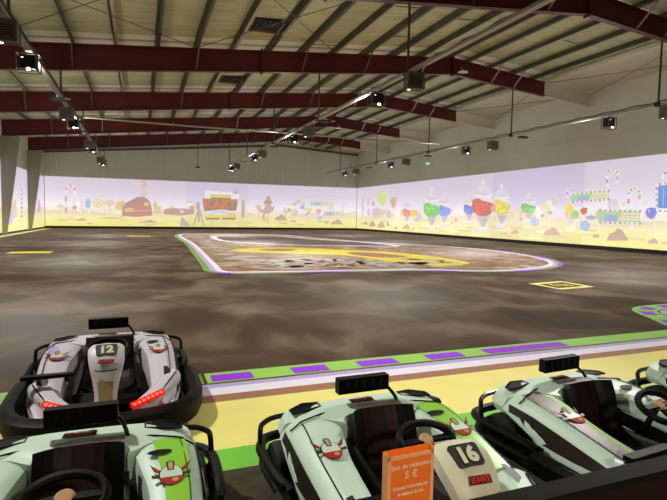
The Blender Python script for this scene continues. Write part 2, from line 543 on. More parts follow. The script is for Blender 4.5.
for fi, Y in enumerate(FR):
    r = struct(empty('roof_rafter', (0, Y, 0)))
    mb = MB()
    xs = [XL + 0.22, 5.2, RIDGE, XE]
    for a, b in zip(xs[:-1], xs[1:]):
        mb.bar((a, 0, zt(a) - .01), (b, 0, zt(b) - .01), 0.24, 0.03, M_BEAM)
        mb.bar((a, 0, zb(a) + .01), (b, 0, zb(b) + .01), 0.24, 0.03, M_BEAM)
        mb.add([(a, -.008, zb(a)), (b, -.008, zb(b)), (b, -.008, zt(b)), (a, -.008, zt(a)), (a, .008, zb(a)), (b, .008, zb(b)), (b, .008, zt(b)), (a, .008, zt(a))],
               [(0, 1, 2, 3), (7, 6, 5, 4), (0, 4, 5, 1), (3, 2, 6, 7), (0, 3, 7, 4), (1, 5, 6, 2)], M_BEAM)
    mb.build('web', r, smooth=0)
    mb = MB()
    a, b = XE, XR - 0.05
    for zz in (zt, zb):
        mb.bar((a, 0, zz(a)), (b, 0, zz(b)), 0.24, 0.03, M_BEAMW)
    mb.add([(a, -.008, zb(a)), (b, -.008, zb(b)), (b, -.008, zt(b)), (a, -.008, zt(a)), (a, .008, zb(a)), (b, .008, zb(b)), (b, .008, zt(b)), (a, .008, zt(a))],
           [(0, 1, 2, 3), (7, 6, 5, 4), (0, 4, 5, 1), (3, 2, 6, 7), (0, 3, 7, 4), (1, 5, 6, 2)], M_BEAMW)
    mb.build('painted_end', r, smooth=0)
    for x in (5.2, RIDGE):   # bolted splice plates
        mb = MB().box((x, 0, (zt(x) + zb(x)) / 2), (0.07, 0.26, zt(x) - zb(x) + 0.16), M_BEAM)
        for s in (-1, 1):
            for k in range(4):
                mb.box((x + s * .06, -0.07, zb(x) + 0.1 + k * 0.22), (0.05, 0.03, 0.03), M_BEAM)
        mb.build('splice_plate', r, smooth=0)
    # flange braces from purlin to lower flange
    for x in (-5.67, -2.47, 2.33, 7.13, 10.33, 13.53, 17.9, 19.4):
        for s in (-1, 1):
            MB().bar((x, s * 0.02, zb(x) + 0.06), (x + 0.06, s * 0.85, zt(x) + 0.02), 0.06, 0.05, M_PURLL if x > 12 else (M_PURL if s < 0 else M_BEAM)).build('flange_brace', r, smooth=0)

for Y in FR:   # pale lining edges either side of every rafter
    for s in (-1, 1):
        mb = MB(); y0, y1 = sorted((Y + s * .15, Y + s * .75)); d = .012
        mb.add([(XL + .1, y0, roof_z(XL + .1) - d), (RIDGE, y0, ZR - d), (RIDGE, y1, ZR - d), (XL + .1, y1, roof_z(XL + .1) - d)], [(0, 1, 2, 3)], M_LINE)
        mb.add([(RIDGE, y0, ZR - d), (XE, y0, roof_z(XE) - d), (XE, y1, roof_z(XE) - d), (RIDGE, y1, ZR - d)], [(0, 1, 2, 3)], M_LINE)
        mb.build('pale_lining', ceil, smooth=0, recalc=False)
# purlins
px = []
x = 0.73 - 1.6 * 6
while x < RIDGE - .1:
    if x > XL + .2: px.append(x)
    x += 1.6
px += [16.42, 17.9, 19.4, 20.8]
rb = random.Random(5)
for i, x in enumerate(px):
    p = MB()
    z0 = zt(x) + 0.005
    h = roof_z(x) - z0 - 0.005
    s = 1 if x < RIDGE else -1
    p.box((x, (YN + YB) / 2, z0 + h / 2), (0.02, YB - YN - 0.3, h), M_PURL)
    p.box((x + s * 0.05, (YN + YB) / 2, z0 + .008), (0.12, YB - YN - 0.3, 0.016), M_PURLL if i % 3 == 1 else M_PURL)
    p.box((x - s * 0.05, (YN + YB) / 2, z0 + h - .008), (0.12, YB - YN - 0.3, 0.016), M_PURL)
    struct(p.build('roof_purlin', smooth=0))
p = MB().box((XE, (YN + YB) / 2, zt(XE) + 0.1), (0.22, YB - YN - 0.3, 0.2), M_SOFF)
struct(p.build('eave_strut', smooth=0))
# rod cross bracing and sag rods under the sheeting
for (x0, y0, x1, y1) in ((-5.6, 14.6, 2.3, 22.7), (2.3, 14.6, -5.6, 22.7), (2.3, 14.6, 8.7, 22.7), (8.7, 14.6, 2.3, 22.7), (21.7, 14.6, 25, 22.7), (21.7, 22.7, 25, 14.6), (21.7, 23.2, 25, 31.3), (21.7, 31.3, 25, 23.2)):
    struct(MB().tube([(x0, y0, zt(x0) - .03), (x1, y1, zt(x1) - .03)], 0.016, M_PURL, 6).build('brace_rod', smooth=0))
for x0, y0 in ((-4.07, 17.6), (-2.47, 15.9), (8.73, 17.2), (10.33, 20.4), (11.93, 18.0), (17.9, 18.2), (7.13, 22.0)):
    struct(MB().tube([(x0, y0, zt(x0) + .1), (x0 + 1.6, y0, zt(x0 + 1.6) + .1)], 0.02, M_PURL, 6).build('sag_rod', smooth=0))

# tapered columns on the left wall
for Y in FR[2:]:
    mb = MB()
    zz = 7.6
    for s in (-1, 1):
        mb.add([(XL + .14, s * .14, 0), (XL + .36, s * .14, 0), (XL + 1.32, s * .14, zz - .9), (XL + 1.32, s * .14, zz - 0.88), (XL + .14, s * .14, zz - .88)], [(0, 1, 2, 3, 4)], M_COLW)
    mb.add([(XL + .36, -.14, 0), (XL + .36, .14, 0), (XL + 1.32, .14, zz - .9), (XL + 1.32, -.14, zz - .9)], [(0, 1, 2, 3)], M_COLW)
    o = struct(mb.build('wall_column', smooth=0, recalc=False)); o.location = (0, Y - 0.02, 0)

# cross conduit between the rails
tag(MB().tube([(-2.75, 30.0, 6.68), (3, 30.0, 6.655), (8, 30.0, 6.69), (14, 30.0, 6.68), (19.3, 30, 6.76)], 0.045, M_ALU, 8).build('cable_conduit'),
    'pale straight conduit crossing the hall between the overhead projector rails', 'pipe')

# roof vents
for i, (x, y) in enumerate(((4.75, 20.1), (4.85, 28.85))):
    o = empty('roof_vent', (x, y, roof_z(x) - 0.02))
    mb = MB()
    mb.box((0, 0, -0.06), (1.12, 1.05, 0.04), M_VENT)
    mb.build('dark_recess', o, smooth=0)
    mb = MB()
    mb.box((0, .56, -.10), (1.24, .07, .16), M_WOOD)
    for q in (-1, 1): mb.box((q * .59, 0, -.07), (.05, 1.05, .10), M_WOOD)
    mb.build('timber_surround', o, smooth=0)
    mb = MB()
    for k in range(5): mb.box((-.4 + .2 * k, 0, -.10), (.02, .9, .04), M_BASE)
    mb.build('louvre', o, smooth=0)
    tag(o, ('nearer' if i == 0 else 'farther') + ' square timber-edged roof vent, between ' + ('the first and second' if i == 0 else 'the second and third') + ' red rafters', 'vent', 'roof vents')

# dish lamps on rafters
for i, (X, Y, Z) in enumerate(((15.82, 22.6, 9.30), (15.66, 39.75, 9.05))):
    o = empty('pendant_lamp', (X, Y, Z))
    MB().lathe([(0.03, 0.12), (0.08, 0.1), (0.24, 0.03), (0.28, 0.0), (0.26, -0.005), (0.05, 0.05)], M_DISH).build('lamp_shade', o)
    MB().tube([(0, 0, 0.1), (0, 0.1, 0.25), (0, 0.2, 0.32)], 0.02, M_DISH, 6).build('hanger', o)
    tag(o, ('white dish lamp on the second rafter by its ridge joint, nearer of two' if i == 0 else 'white dish lamp on the fourth rafter by its ridge joint, farther of two'), 'lamp', 'ridge dish lamps')

# hanging sensor by the back wall
o = empty('ceiling_sensor', (5.2, 49.9, 6.1))
MB().lathe([(0.02, .12), (.2, .08), (.24, 0), (.1, -.06)], M_PROJB).build('sensor_head', o)
MB().tube([(0, 0, .1), (0, 0, zb(5.2) - 6.1 + .8)], 0.03, M_PURL, 6).build('hanging_rod', o)
tag(o, 'small black sensor hanging on a rod before the back wall', 'sensor')

# ------------------------------------------------------------------ projector rails
RAILS = [('left', -2.9, 6.22), ('middle', 8.0, 6.28), ('right', 19.4, 6.36)]
for nm, X, Z in RAILS:
    o = empty('projector_rail', (X, 0, Z))
    y0, y1 = 2.2, (49.4 if nm != 'right' else 53.0)
    if nm == 'right': y0 = 2.0
    w = {'left': .16, 'middle': .17, 'right': .09}[nm]
    mb = MB()
    mb.box((0, (y0 + y1) / 2, 0), (w, y1 - y0, 0.07), M_ALU)
    mb.box((0, (y0 + y1) / 2, .06), (w * .5, y1 - y0, 0.03), M_ALU)
    mb.build('track', o, smooth=0)
    pts = []
    yy = y0 + .2; k = 0
    while yy < y1 - .2:
        pts.append((w / 2 - .02, yy, 0.10 + (0.05 if k % 2 else 0.0))); yy += 0.7; k += 1
    MB().tube(pts, 0.022, M_CABLE, 6).build('cable', o)
    for Y in FR:
        mb = MB().tube([(0, Y, .08), (0, Y, zb(X) - Z - 0.03)], 0.04, M_PURL, 8)
        mb.box((0, Y, .0), (w + .08, .22, .14), M_CABLE)
        mb.build('drop_rod', o)
    tag(o, {'left': 'left-hand aluminium overhead rail carrying a crowded line of projectors',
            'middle': 'middle aluminium overhead rail rising toward the roof ridge side',
            'right': 'slim overhead rail along the right wall above the candy jars'}[nm], 'rail', 'overhead projector rails')


def make_projector(front):
    """front=True: black lens face turned to the kart bay; else the grey housing"""
    parts = []
    mb = MB()
    if front:
        mb.box((0, 0, -.30), (.38, .30, .38), M_PROJB)
        mb.box((-.12, -.155, -.20), (.06, .012, .014), M_LENS)
    else:
        mb.box((0, 0, -.32), (.50, .30, .44), M_PROJG)
        for k in range(5): mb.box((0, -.155, -.2 - k * .06), (.40, .012, .02), M_CABLE)
    parts.append(('housing', mb.mesh('housing', 0), 0.015))
    mb = MB()
    for s in (-1, 1):
        for t in (-1, 1): mb.box((s * .27, t * .17, -.31), (.025, .025, .50), M_PROJG)
    for t in (-1, 1):
        mb.box((0, t * .17, -.56), (.56, .025, .025), M_PROJG); mb.box((0, t * .17, -.08), (.56, .025, .025), M_PROJG)
    for s in (-1, 1):
        mb.box((s * .27, 0, -.56), (.025, .34, .025), M_PROJG); mb.box((s * .27, 0, -.08), (.025, .34, .025), M_PROJG)
    parts.append(('cage', mb.mesh('cage', 0), 0))
    mb = MB().box((0, 0, -.055), (.3, .2, .03), M_PURLL)
    parts.append(('mounting_bracket', mb.mesh('mounting_bracket', 0), 0))
    mb = MB()
    ang = Matrix.Rotation(math.radians(40), 3, 'X')
    mb.lathe([(.05, 0.05), (.058, 0.0), (.045, -.012), (.0, -.014)], M_LENS, (0, 0, 0), 'Z', 16)
    mb.v = [tuple(ang @ Vector(v) + Vector((.03 if front else -.12, -.15 if front else .15, -.53))) for v in mb.v]
    parts.append(('lens', mb.mesh('lens'), 0))
    return parts


PROTO = {True: make_projector(True), False: make_projector(False)}
ORD = ['nearest', 'second', 'third', 'fourth', 'fifth', 'sixth', 'seventh', 'farthest']
PY = [13.97, 16.65, 24.5, 27.1, 34.8, 37.4, 44.6, 47.4]
for nm, X, Z in RAILS:
    for i, Y in enumerate(PY):
        front = (i % 2 == 1)
        o = empty('projector', (X, Y, Z - 0.012 - .035), 0.12 * random.uniform(-1, 1))
        for pn, me, bv in PROTO[front]:
            c = link(pn, me, o)
        n = i // 2
        tag(o, f"{'black-faced' if front else 'grey-housed'} projector with {'glowing lens facing the karts' if front else 'vented back toward the karts'}, {['nearest', 'second', 'third', 'farthest'][n]} such on the {nm} rail",
            'projector', 'projectors hanging from the rails')
    for i, Y in enumerate((22.0, 31.6, 41.6)):
        o = empty('tracking_sensor', (X, Y, Z - .125))
        MB().box((0, 0, -.12), (.5, .2, .1), M_PROJB).build('sensor_bar', o, smooth=0)
        MB().box((0, 0, -.03), (.1, .1, .06), M_ALU).build('mounting_bracket', o, smooth=0)
        MB().box((.32, -.02, -.1), (.22, .16, .03), M_PURLL).build('side_flap', o, smooth=0)
        tag(o, f"low black sensor bar under the {nm} rail, {['nearest', 'middle', 'farthest'][i]} of that rail's three", 'sensor', 'tracking sensors under the rails')

# projector beams: one spot per pair of projectors, plus unseen ones added over the kart bay
def beam_profile(l):
    """an evenly filled throw: intensity rises toward the rim of the cone as in a projector's picture"""
    l.use_nodes = True
    nt = l.node_tree; N = nt.nodes; L = nt.links
    em = N['Emission']
    tc = N.new('ShaderNodeTexCoord'); sp = N.new('ShaderNodeSeparateXYZ')
    ab = N.new('ShaderNodeMath'); ab.operation = 'ABSOLUTE'
    pw = N.new('ShaderNodeMath'); pw.operation = 'POWER'; pw.inputs[1].default_value = -3.0
    mn = N.new('ShaderNodeMath'); mn.operation = 'MINIMUM'; mn.inputs[1].default_value = 9.0
    L.new(tc.outputs['Normal'], sp.inputs[0]); L.new(sp.outputs['Z'], ab.inputs[0])
    L.new(ab.outputs[0], pw.inputs[0]); L.new(pw.outputs[0], mn.inputs[0]); L.new(mn.outputs[0], em.inputs['Strength'])


def spot(name, loc, tgt, power, color, angle, blend=0.6, r=0.12):
    l = bpy.data.lights.new(name, 'SPOT'); l.energy = power; l.color = color
    l.spot_size = math.radians(angle); l.spot_blend = blend; l.shadow_soft_size = r
    beam_profile(l)
    o = bpy.data.objects.new(name, l); COL.objects.link(o)
    o.location = loc
    o.rotation_euler = (Vector(tgt) - Vector(loc)).to_track_quat('-Z', 'Y').to_euler()
    return o


WARM = (1.0, 0.97, 0.91)
for nm, X, Z in RAILS:
    for Y in (15.4, 25.8, 36.1, 46.0):
        spot('projector_or_added_beam', (X, Y, Z - .78), (X, Y, 0), 900, WARM, 130, 0.75)
        # added fill under the rails, lifts ceiling and walls
        l = bpy.data.lights.new('rail_fill', 'POINT'); l.energy = 125; l.color = (1, .985, .95); l.shadow_soft_size = .2
        o = bpy.data.objects.new('rail_fill', l); COL.objects.link(o); o.location = (X, Y + 2.6, Z - .5)
    spot('projector_or_added_beam', (X, 6.2, Z - .5), (X, 6.2, 0), 760, WARM, 126, 0.6)

# unseen lamp added behind the barrier to light card and kart fronts
o = empty('added_lamp', (1.2, -1.6, 3.0))
MB().lathe([(.02, .12), (.10, .1), (.26, .02), (.28, -.02), (.25, -.02), (.08, .06)], M_DISH).build('lamp_shade', o)  # shade of the added lamp
MB().tube([(0, 0, .1), (0, 0, roof_z(1.2) - 3.02)], .012, M_CABLE, 6).build('added_cord', o)
tag(o, 'added unseen dish lamp hanging behind the barrier', 'lamp')
l = bpy.data.lights.new('added_bulb', 'SPOT'); l.energy = 380; l.color = (1, .9, .75); l.shadow_soft_size = .2; l.spot_size = math.radians(150); l.spot_blend = .5
o = bpy.data.objects.new('added_bulb', l); COL.objects.link(o); o.location = (1.2, -1.6, 2.94)

# exit sign hanging before the right wall
o = empty('exit_sign', (18.6, 30.35, 5.42))
MB().box((0, 0, 0), (.34, .06, .16), M_EXIT).build('sign_panel', o, smooth=0)
MB().box((0, -.034, 0), (.12, .006, .09), M_DISH).build('white_symbol', o, smooth=0)
MB().tube([(0, 0, .08), (0, 0, .85), (.7, 0, .88)], 0.012, M_CABLE, 6).build('hanging_wire', o)
tag(o, 'small green lit exit sign hanging below the right rail', 'sign')


# ------------------------------------------------------------------ projected wall pictures
class Mural:
    def __init__(self, name, fn, inward):
        self.fn = fn; self.inw = Vector(inward); self.v = []; self.f = []; self.c = []; self.k = 1

    def raw(self, pts, cols, faces):
        b = len(self.v); self.v += [tuple(p) for p in pts]
        for f in faces:
            self.f.append(tuple(b + i for i in f)); self.c.append([cols[i] for i in f])

    def poly(self, px, rgb, layer=None, mix=0.32):
        # projected light washes every colour toward the pale background
        if layer is None:
            self.k += 1; layer = self.k
        c = tuple(v * (1 - mix) + w * mix for v, w in zip(lin(rgb), lin((226, 214, 205)))) + (1,)
        pts = [self.fn(x, y) + self.inw * (0.00025 * layer + 0.006) for x, y in px]
        self.raw(pts, [c] * len(pts), [tuple(range(len(pts)))])

    def ell(self, cx, cy, rx, ry, rgb, n=18, a0=0, a1=360, **k):
        self.poly([(cx + rx * math.cos(math.radians(a0 + (a1 - a0) * i / (n if a1 - a0 == 360 else n - 1))), cy + ry * math.sin(math.radians(a0 + (a1 - a0) * i / (n if a1 - a0 == 360 else n - 1)))) for i in range(n)], rgb, **k)

    def line(self, pts, w, cols, **k):
        self.k += 1; n = 0
        P = [Vector((p[0], p[1], 0)) for p in pts]
        for a, b in zip(P[:-1], P[1:]):
            d = (b - a); L = d.length
            if L < 1e-6: continue
            d /= L; s = Vector((-d.y, d.x, 0)) * w / 2
            self.poly([(a + s).to_tuple()[:2], (b + s).to_tuple()[:2], (b - s).to_tuple()[:2], (a - s).to_tuple()[:2]], cols[n % len(cols)], layer=self.k, **k)
            n += 1

    def arc(self, cx, cy, r, a0, a1, n=7, ry=None):
        return [(cx + r * math.cos(math.radians(a0 + (a1 - a0) * i / n)), cy + (ry or r) * math.sin(math.radians(a0 + (a1 - a0) * i / n))) for i in range(n + 1)]

    def cane(self, x, ytop, ybot, w=2.6, r=4.5, cols=((238, 232, 238), (206, 120, 130)), drop=5, flip=1, n=5):
        pts = [(x, ybot + (ytop + r - ybot) * i / n) for i in range(n + 1)]
        a = self.arc(x + flip * r, ytop + r, r, 180, 360, 5) if flip > 0 else self.arc(x - r, ytop + r, r, 0, -180, 5)
        pts += a[1:] + [(x + flip * 2 * r, ytop + r + drop)]
        self.line(pts, w, cols)

    def text(self, s, x, y, size, rgb, slope=0.0, sx=1.0, bold=0.0, **k):
        vs, fs = text_polys(s, 1.0, 0.0, bold)
        self.k += 1
        c = tuple(v * .85 + w * .15 for v, w in zip(lin(rgb), lin((226, 214, 205)))) + (1,)
        pts = [self.fn(x + p.x * size * sx, y - p.y * size + slope * p.x * size * sx) + self.inw * (0.00025 * self.k + .006) for p in vs]
        self.raw(pts, [c] * len(pts), fs)

    def build(self, name):
        me = bpy.data.meshes.new(name); me.from_pydata(self.v, [], self.f)
        at = me.color_attributes.new('Col', 'FLOAT_COLOR', 'CORNER')
        flatc = [v for f in self.c for c in f for v in c]
        at.data.foreach_set('color', flatc)
        me.materials.append(M_MURAL); me.update()
        return link(name, me)


BG = [(0.22, (238, 232, 132)), (0.7, (241, 236, 152)), (1.25, (243, 238, 170)), (1.62, (242, 236, 190)), (1.75, (240, 232, 214)), (2.3, (244, 240, 243)), (3.0, (231, 224, 236)), (3.9, (217, 207, 222)), (5.16, (210, 198, 214))]
rm = random.Random(11)


def background(M, u0, u1, place, tiles, tone):
    """rows of colour by height, tile by tile like neighbouring projector pictures"""
    n = 24
    for t in range(tiles):
        a = u0 + (u1 - u0) * t / tiles; b = u0 + (u1 - u0) * (t + 1) / tiles
        tn = tone[t % len(tone)]
        for (z0, c0), (z1, c1) in zip(BG[:-1], BG[1:]):
            q0 = tuple(v * tn[i] for i, v in enumerate(lin(c0))) + (1,)
            q1 = tuple(v * tn[i] for i, v in enumerate(lin(c1))) + (1,)
            M.raw([place(a, z0), place(b, z0), place(b, z1), place(a, z1)], [q0, q0, q1, q1], [(0, 1, 2, 3)])


def dunes(M, u0, u1, place, seed, inw):
    r = random.Random(seed); ph = [r.uniform(0, 6) for _ in range(4)]
    n = 120; c = lin((230, 210, 178)) + (1,); c2 = lin((238, 226, 184)) + (1,)
    for i in range(n):
        a = u0 + (u1 - u0) * i / n; b = u0 + (u1 - u0) * (i + 1) / n

        def h(u): return 1.85 + .32 * math.sin(u * .35 + ph[0]) + .2 * math.sin(u * .8 + ph[1]) + .06 * math.sin(u * 2.3 + ph[2])
        o = Vector(inw) * 0.004
        M.raw([place(a, 1.3) + o, place(b, 1.3) + o, place(b, h(b)) + o, place(a, h(a)) + o], [c2, c2, c, c], [(0, 1, 2, 3)])


def skyline(M, u0, u1, place, seed, inw, n):
    r = random.Random(seed)
    cs = [(238, 232, 232), (228, 208, 184), (220, 206, 220), (236, 224, 200), (214, 190, 170), (240, 236, 240)]
    for i in range(n):
        u = u0 + (u1 - u0) * r.random(); z = r.uniform(1.8, 2.7); a = r.uniform(.18, .5); b = r.uniform(.15, .42)
        c = lin(cs[i % 6]) + (1,); o = Vector(inw) * 0.005
        M.raw([place(u + a * math.cos(k * math.pi / 6), z + b * math.sin(k * math.pi / 6)) + o for k in range(12)], [c] * 12, [tuple(range(12))])
        M.raw([place(u - .05, 1.5) + o, place(u + .05, 1.5) + o, place(u + .05, z) + o, place(u - .05, z) + o], [c] * 4, [(0, 1, 2, 3)])
    for i in range(n):
        u = u0 + (u1 - u0) * r.random(); z = r.uniform(.3, 1.2); a = r.uniform(.3, 1.2); b = r.uniform(.04, .12)
        c = lin(((230, 214, 150), (246, 242, 180), (222, 198, 150))[i % 3]) + (1,); o = Vector(inw) * 0.005
        M.raw([place(u + a * math.cos(k * math.pi / 6), z + b * math.sin(k * math.pi / 6)) + o for k in range(12)], [c] * 12, [tuple(range(12))])


TONE = [(1, 1, 1), (.96, .92, 1.0), (1.02, 1.0, 1.0), (.93, .9, .98)]
WY = YB - 0.03
back = Mural('b', lambda x, y: on_y(x, y, WY), (0, -1, 0))
pb = lambda u, z: Vector((u, WY, z - 0.0))
background(back, XL + .09, XR - .085, pb, 5, [(1.02, 1, 1), (1.0, .97, 1), (.92, .88, .98), (.99, .96, 1), (1.0, .97, .99)])
dunes(back, XL + .09, XR - .085, pb, 2, (0, -1, 0))
skyline(back, XL + 1, XR - 1, pb, 21, (0, -1, 0), 46)


def mound(M, x, y, w, h, rgb=(188, 142, 112)):
    M.poly([(x - w / 2, y), (x - w * .38, y - h * .55), (x - w * .15, y - h * .7), (x, y - h), (x + w * .2, y - h * .85), (x + w * .36, y - h * .4), (x + w / 2, y)], rgb)


def flowers(M, x0, x1, y0, y1, n, seed, s=1.6):
    r = random.Random(seed)
    cs = [(120, 150, 235), (240, 215, 70), (222, 112, 100), (140, 205, 120), (200, 170, 130), (236, 180, 200), (238, 238, 240)]
    for i in range(n):
        x, y = r.uniform(x0, x1), r.uniform(y0, y1); c = cs[i % len(cs)]; q = r.uniform(.7, 1.3) * s
        M.line([(x, y + q), (x, y + q * 3.2)], .5, [(225, 220, 215)])
        M.ell(x, y, q, q, c, 10)
        M.ell(x, y, q * .45, q * .45, tuple(min(255, v + 30) for v in c), 8)


# back wall, from the left corner
back.cane(66, 185.5, 219, 2.4, 4.6, ((240, 232, 236), (212, 130, 138)), 6)
mound(back, 82, 221, 12, 3.2, (200, 168, 140)); mound(back, 90, 224, 7, 2, (206, 172, 140))
back.ell(74.5, 207.5, 2.6, 2, (214, 130, 130)); back.ell(88, 203.5, 3, 5, (150, 180, 235)); back.ell(98, 203.5, 6, 4.6, (232, 222, 150)); back.ell(98, 203.5, 4.2, 3.2, (238, 228, 180)); back.ell(98, 203.5, 2.2, 1.6, (228, 212, 130))
back.ell(110, 203, 4.5, 3.4, (226, 206, 160)); back.ell(60, 206, 3, 2, (205, 215, 170)); back.ell(119, 206, 4, 5, (222, 198, 130))
# barn
back.poly([(122, 216), (122.5, 206), (126, 202.8), (137, 197), (143, 196.5), (149, 200), (151.5, 206), (152.5, 215.5), (138, 217)], (178, 92, 64))
back.poly([(122.5, 206), (126, 202.8), (137, 197), (143, 196.5), (149, 200), (151.5, 206), (137, 204)], (158, 80, 62))
back.poly([(137, 216.6), (137, 206), (147, 206), (148, 216)], (196, 70, 50)); back.poly([(125, 212), (125, 208), (133, 208), (133, 212)], (226, 184, 90))
back.poly([(144, 206), (144, 202.5), (149, 202.5), (149, 205.6)], (232, 196, 90)); back.line([(122, 211), (152, 210.5)], .7, [(226, 176, 90)])
back.poly([(142, 197), (143.5, 190), (141, 186), (144, 183), (138, 180.5), (146, 180.5), (146.5, 186), (144.5, 190), (146, 197)], (214, 152, 90))
back.poly([(142.4, 197), (143.5, 190), (142.6, 186.5), (145.4, 186.5), (145, 190), (145.4, 197)], (226, 196, 96))
for x in (123, 155, 121): back.ell(x, 203 + (x % 3), 2.2, 3, (222, 186, 100))
back.poly([(154, 214), (154, 207), (161, 206), (161, 213)], (220, 190, 130))
mound(back, 148, 223, 22, 2.4, (206, 160, 110)); mound(back, 150, 221.8, 8, 2.4, (190, 140, 110))
back.poly([(163, 214), (165, 209), (172, 208), (178, 208.5), (186, 209), (194, 208), (194, 214), (180, 215.6)], (178, 122, 106)); back.ell(182, 211.5, 2, 1.4, (236, 226, 226)); back.ell(192, 207, 2.6, 1.6, (214, 112, 104))
# dark tent and tripod
back.poly([(180, 226), (181.5, 216), (191, 226)], (170, 160, 140)); back.line([(193.5, 226), (199, 209), (204, 226)], 1.5, [(160, 150, 132)]); back.line([(199, 222), (198, 202)], 1.8, [(150, 142, 132)])
back.ell(198, 205.5, 2.2, 4, (160, 152, 142)); back.line([(211, 226), (212.6, 220)], 1, [(190, 180, 150)])
# sign
back.poly([(205, 196), (205, 190.5), (239, 193), (239, 212.5), (206, 212.5)], (240, 234, 238))
back.poly([(202.4, 198.5), (238, 199.3), (236.2, 210.6), (230, 210.8), (222, 209), (212, 210.6), (204, 211)], (126, 110, 74), mix=.15)
back.poly([(210.5, 199), (210.5, 194.5), (230.8, 195.4), (230.8, 199.6)], (124, 108, 66), mix=.15); back.poly([(210.8, 197.4), (210.8, 195), (230.4, 195.9), (230.4, 198)], (228, 214, 60), mix=.1)
back.text('KART', 220.2, 204.9, 13.6, (212, 96, 62), 0.018, .94, .055)
back.poly(back.arc(220, 216, 10, 200, 340, 8, 5.6) + list(reversed(back.arc(220, 217.6, 10, 200, 340, 8, 4.6))), (196, 196, 224))
back.poly([(205.6, 219.6), (205.8, 215.4), (219.6, 215.2), (219.6, 219.6)], (124, 108, 66), mix=.15); back.poly([(221.8, 219.6), (221.8, 215.2), (235.6, 215.4), (235.4, 219.6)], (124, 108, 66), mix=.15)
back.poly([(206, 218), (206.2, 215.4), (219.3, 215.2), (219.3, 218)], (230, 216, 60), mix=.1); back.poly([(222.1, 218), (222.1, 215.2), (235.3, 215.4), (235.1, 218)], (230, 216, 60), mix=.1)
back.poly([(241.2, 217.4), (241.6, 200.2), (244.6, 200.2), (244.8, 217.4)], (206, 150, 92)); back.line([(243, 200), (243, 217)], .5, [(176, 120, 80)])
back.poly([(232.6, 194), (233.4, 190), (236, 187.4), (238.6, 190), (239, 194)], (190, 170, 190)); back.ell(236, 192.6, 1.6, 1.3, (168, 136, 150))
# slender cactus-like plant with a wide cap
back.line([(267.6, 224), (267.4, 208)], 1.2, [(216, 190, 150)]); back.poly([(263, 202.6), (265.6, 200.4), (267, 196.2), (270, 196.2), (270.8, 200.6), (273, 202.4), (271, 204), (264.5, 204)], (166, 110, 84))
back.poly([(265, 204), (271, 204), (272, 207), (274.5, 206), (273.6, 210), (270, 213.5), (264, 213.5), (260, 212), (257.5, 208.6), (260, 208.6), (263, 210), (264.8, 207)], (196, 148, 120)); back.line([(264.5, 213), (263, 217), (264.6, 220.4)], 2, [(190, 142, 114)])
mound(back, 281, 220.4, 13, 6.2, (190, 140, 110)); mound(back, 293.5, 222, 7, 2); mound(back, 337, 224.4, 13, 5.2, (190, 140, 110)); mound(back, 327, 223.4, 6, 2)
flowers(back, 287, 321, 203, 216, 22, 4, 1.4); back.ell(309.4, 209.4, 2.6, 2.2, (240, 226, 90), mix=.1); back.ell(302, 207.2, 2.4, 2, (150, 150, 235)); back.ell(318.6, 211, 2.6, 2, (222, 130, 120)); back.ell(319.6, 217.8, 2.8, 2.2, (170, 190, 240)); back.ell(298, 202, 2.2, 2, (214, 170, 130)); back.ell(289, 209.6, 1.7, 1.4, (222, 130, 110))


def sweet_sign(M, x0, x1, y0, y1, sl, wpx):
    def q(x, y): return (x, y + (x - x0) * sl)
    M.poly([q(x0, y0), q(x1, y0), q(x1, y1), q(x0, y1)], (150, 210, 140))
    M.poly([q(x0 + (x1 - x0) * .12, y1), q(x0 + (x1 - x0) * .2, y0 + (y1 - y0) * .3), q(x0 + (x1 - x0) * .45, y0 + (y1 - y0) * .4), q(x0 + (x1 - x0) * .5, y1)], (120, 160, 225))
    M.poly([q(x0 + (x1 - x0) * .45, y1), q(x0 + (x1 - x0) * .52, y0 + (y1 - y0) * .4), q(x0 + (x1 - x0) * .62, y1)], (222, 222, 110))
    xa, xb, ya, yb = x0 + (x1 - x0) * .56, x0 + (x1 - x0) * .97, y0 + (y1 - y0) * .18, y0 + (y1 - y0) * .78
    M.poly([q(xa, ya), q(xb, ya), q(xb, yb), q(xa, yb)], (238, 228, 186), mix=.1)
    M.line([q(xa + .6, (ya * 2 + yb) / 3), q(xb - .6, (ya * 2 + yb) / 3)], max(.4, wpx * .28), [(170, 150, 120)])
    M.line([q(xa + .6, (ya + yb * 2) / 3), q(xb - 1.2, (ya + yb * 2) / 3)], max(.4, wpx * .28), [(180, 160, 126)])
    k = 9
    cols = ((240, 236, 238), (190, 90, 104), (240, 236, 238), (130, 190, 130))
    for yy in (y0, y1): M.line([q(x0 - 1 + (x1 - x0 + 2) * i / (2 * k), yy + (.5 if i % 2 else -.5) * wpx * .2) for i in range(2 * k + 1)], wpx, cols)


sweet_sign(back, 310.5, 331.5, 201.6, 205.4, .012, 1.1); sweet_sign(back, 324, 343, 211.6, 215.4, .012, 1.1)
back.cane(333, 191, 201, 1.2, 2.2, ((240, 236, 238), (206, 140, 150)), 1.6); back.cane(343, 203, 212, 1.1, 2, ((240, 236, 238), (206, 140, 150)), 1.6)
ob = back.build('projected_mural')
tag(ob, 'back wall projection of a candy desert with red barn, sign and lollipops', 'mural', 'wall projections')

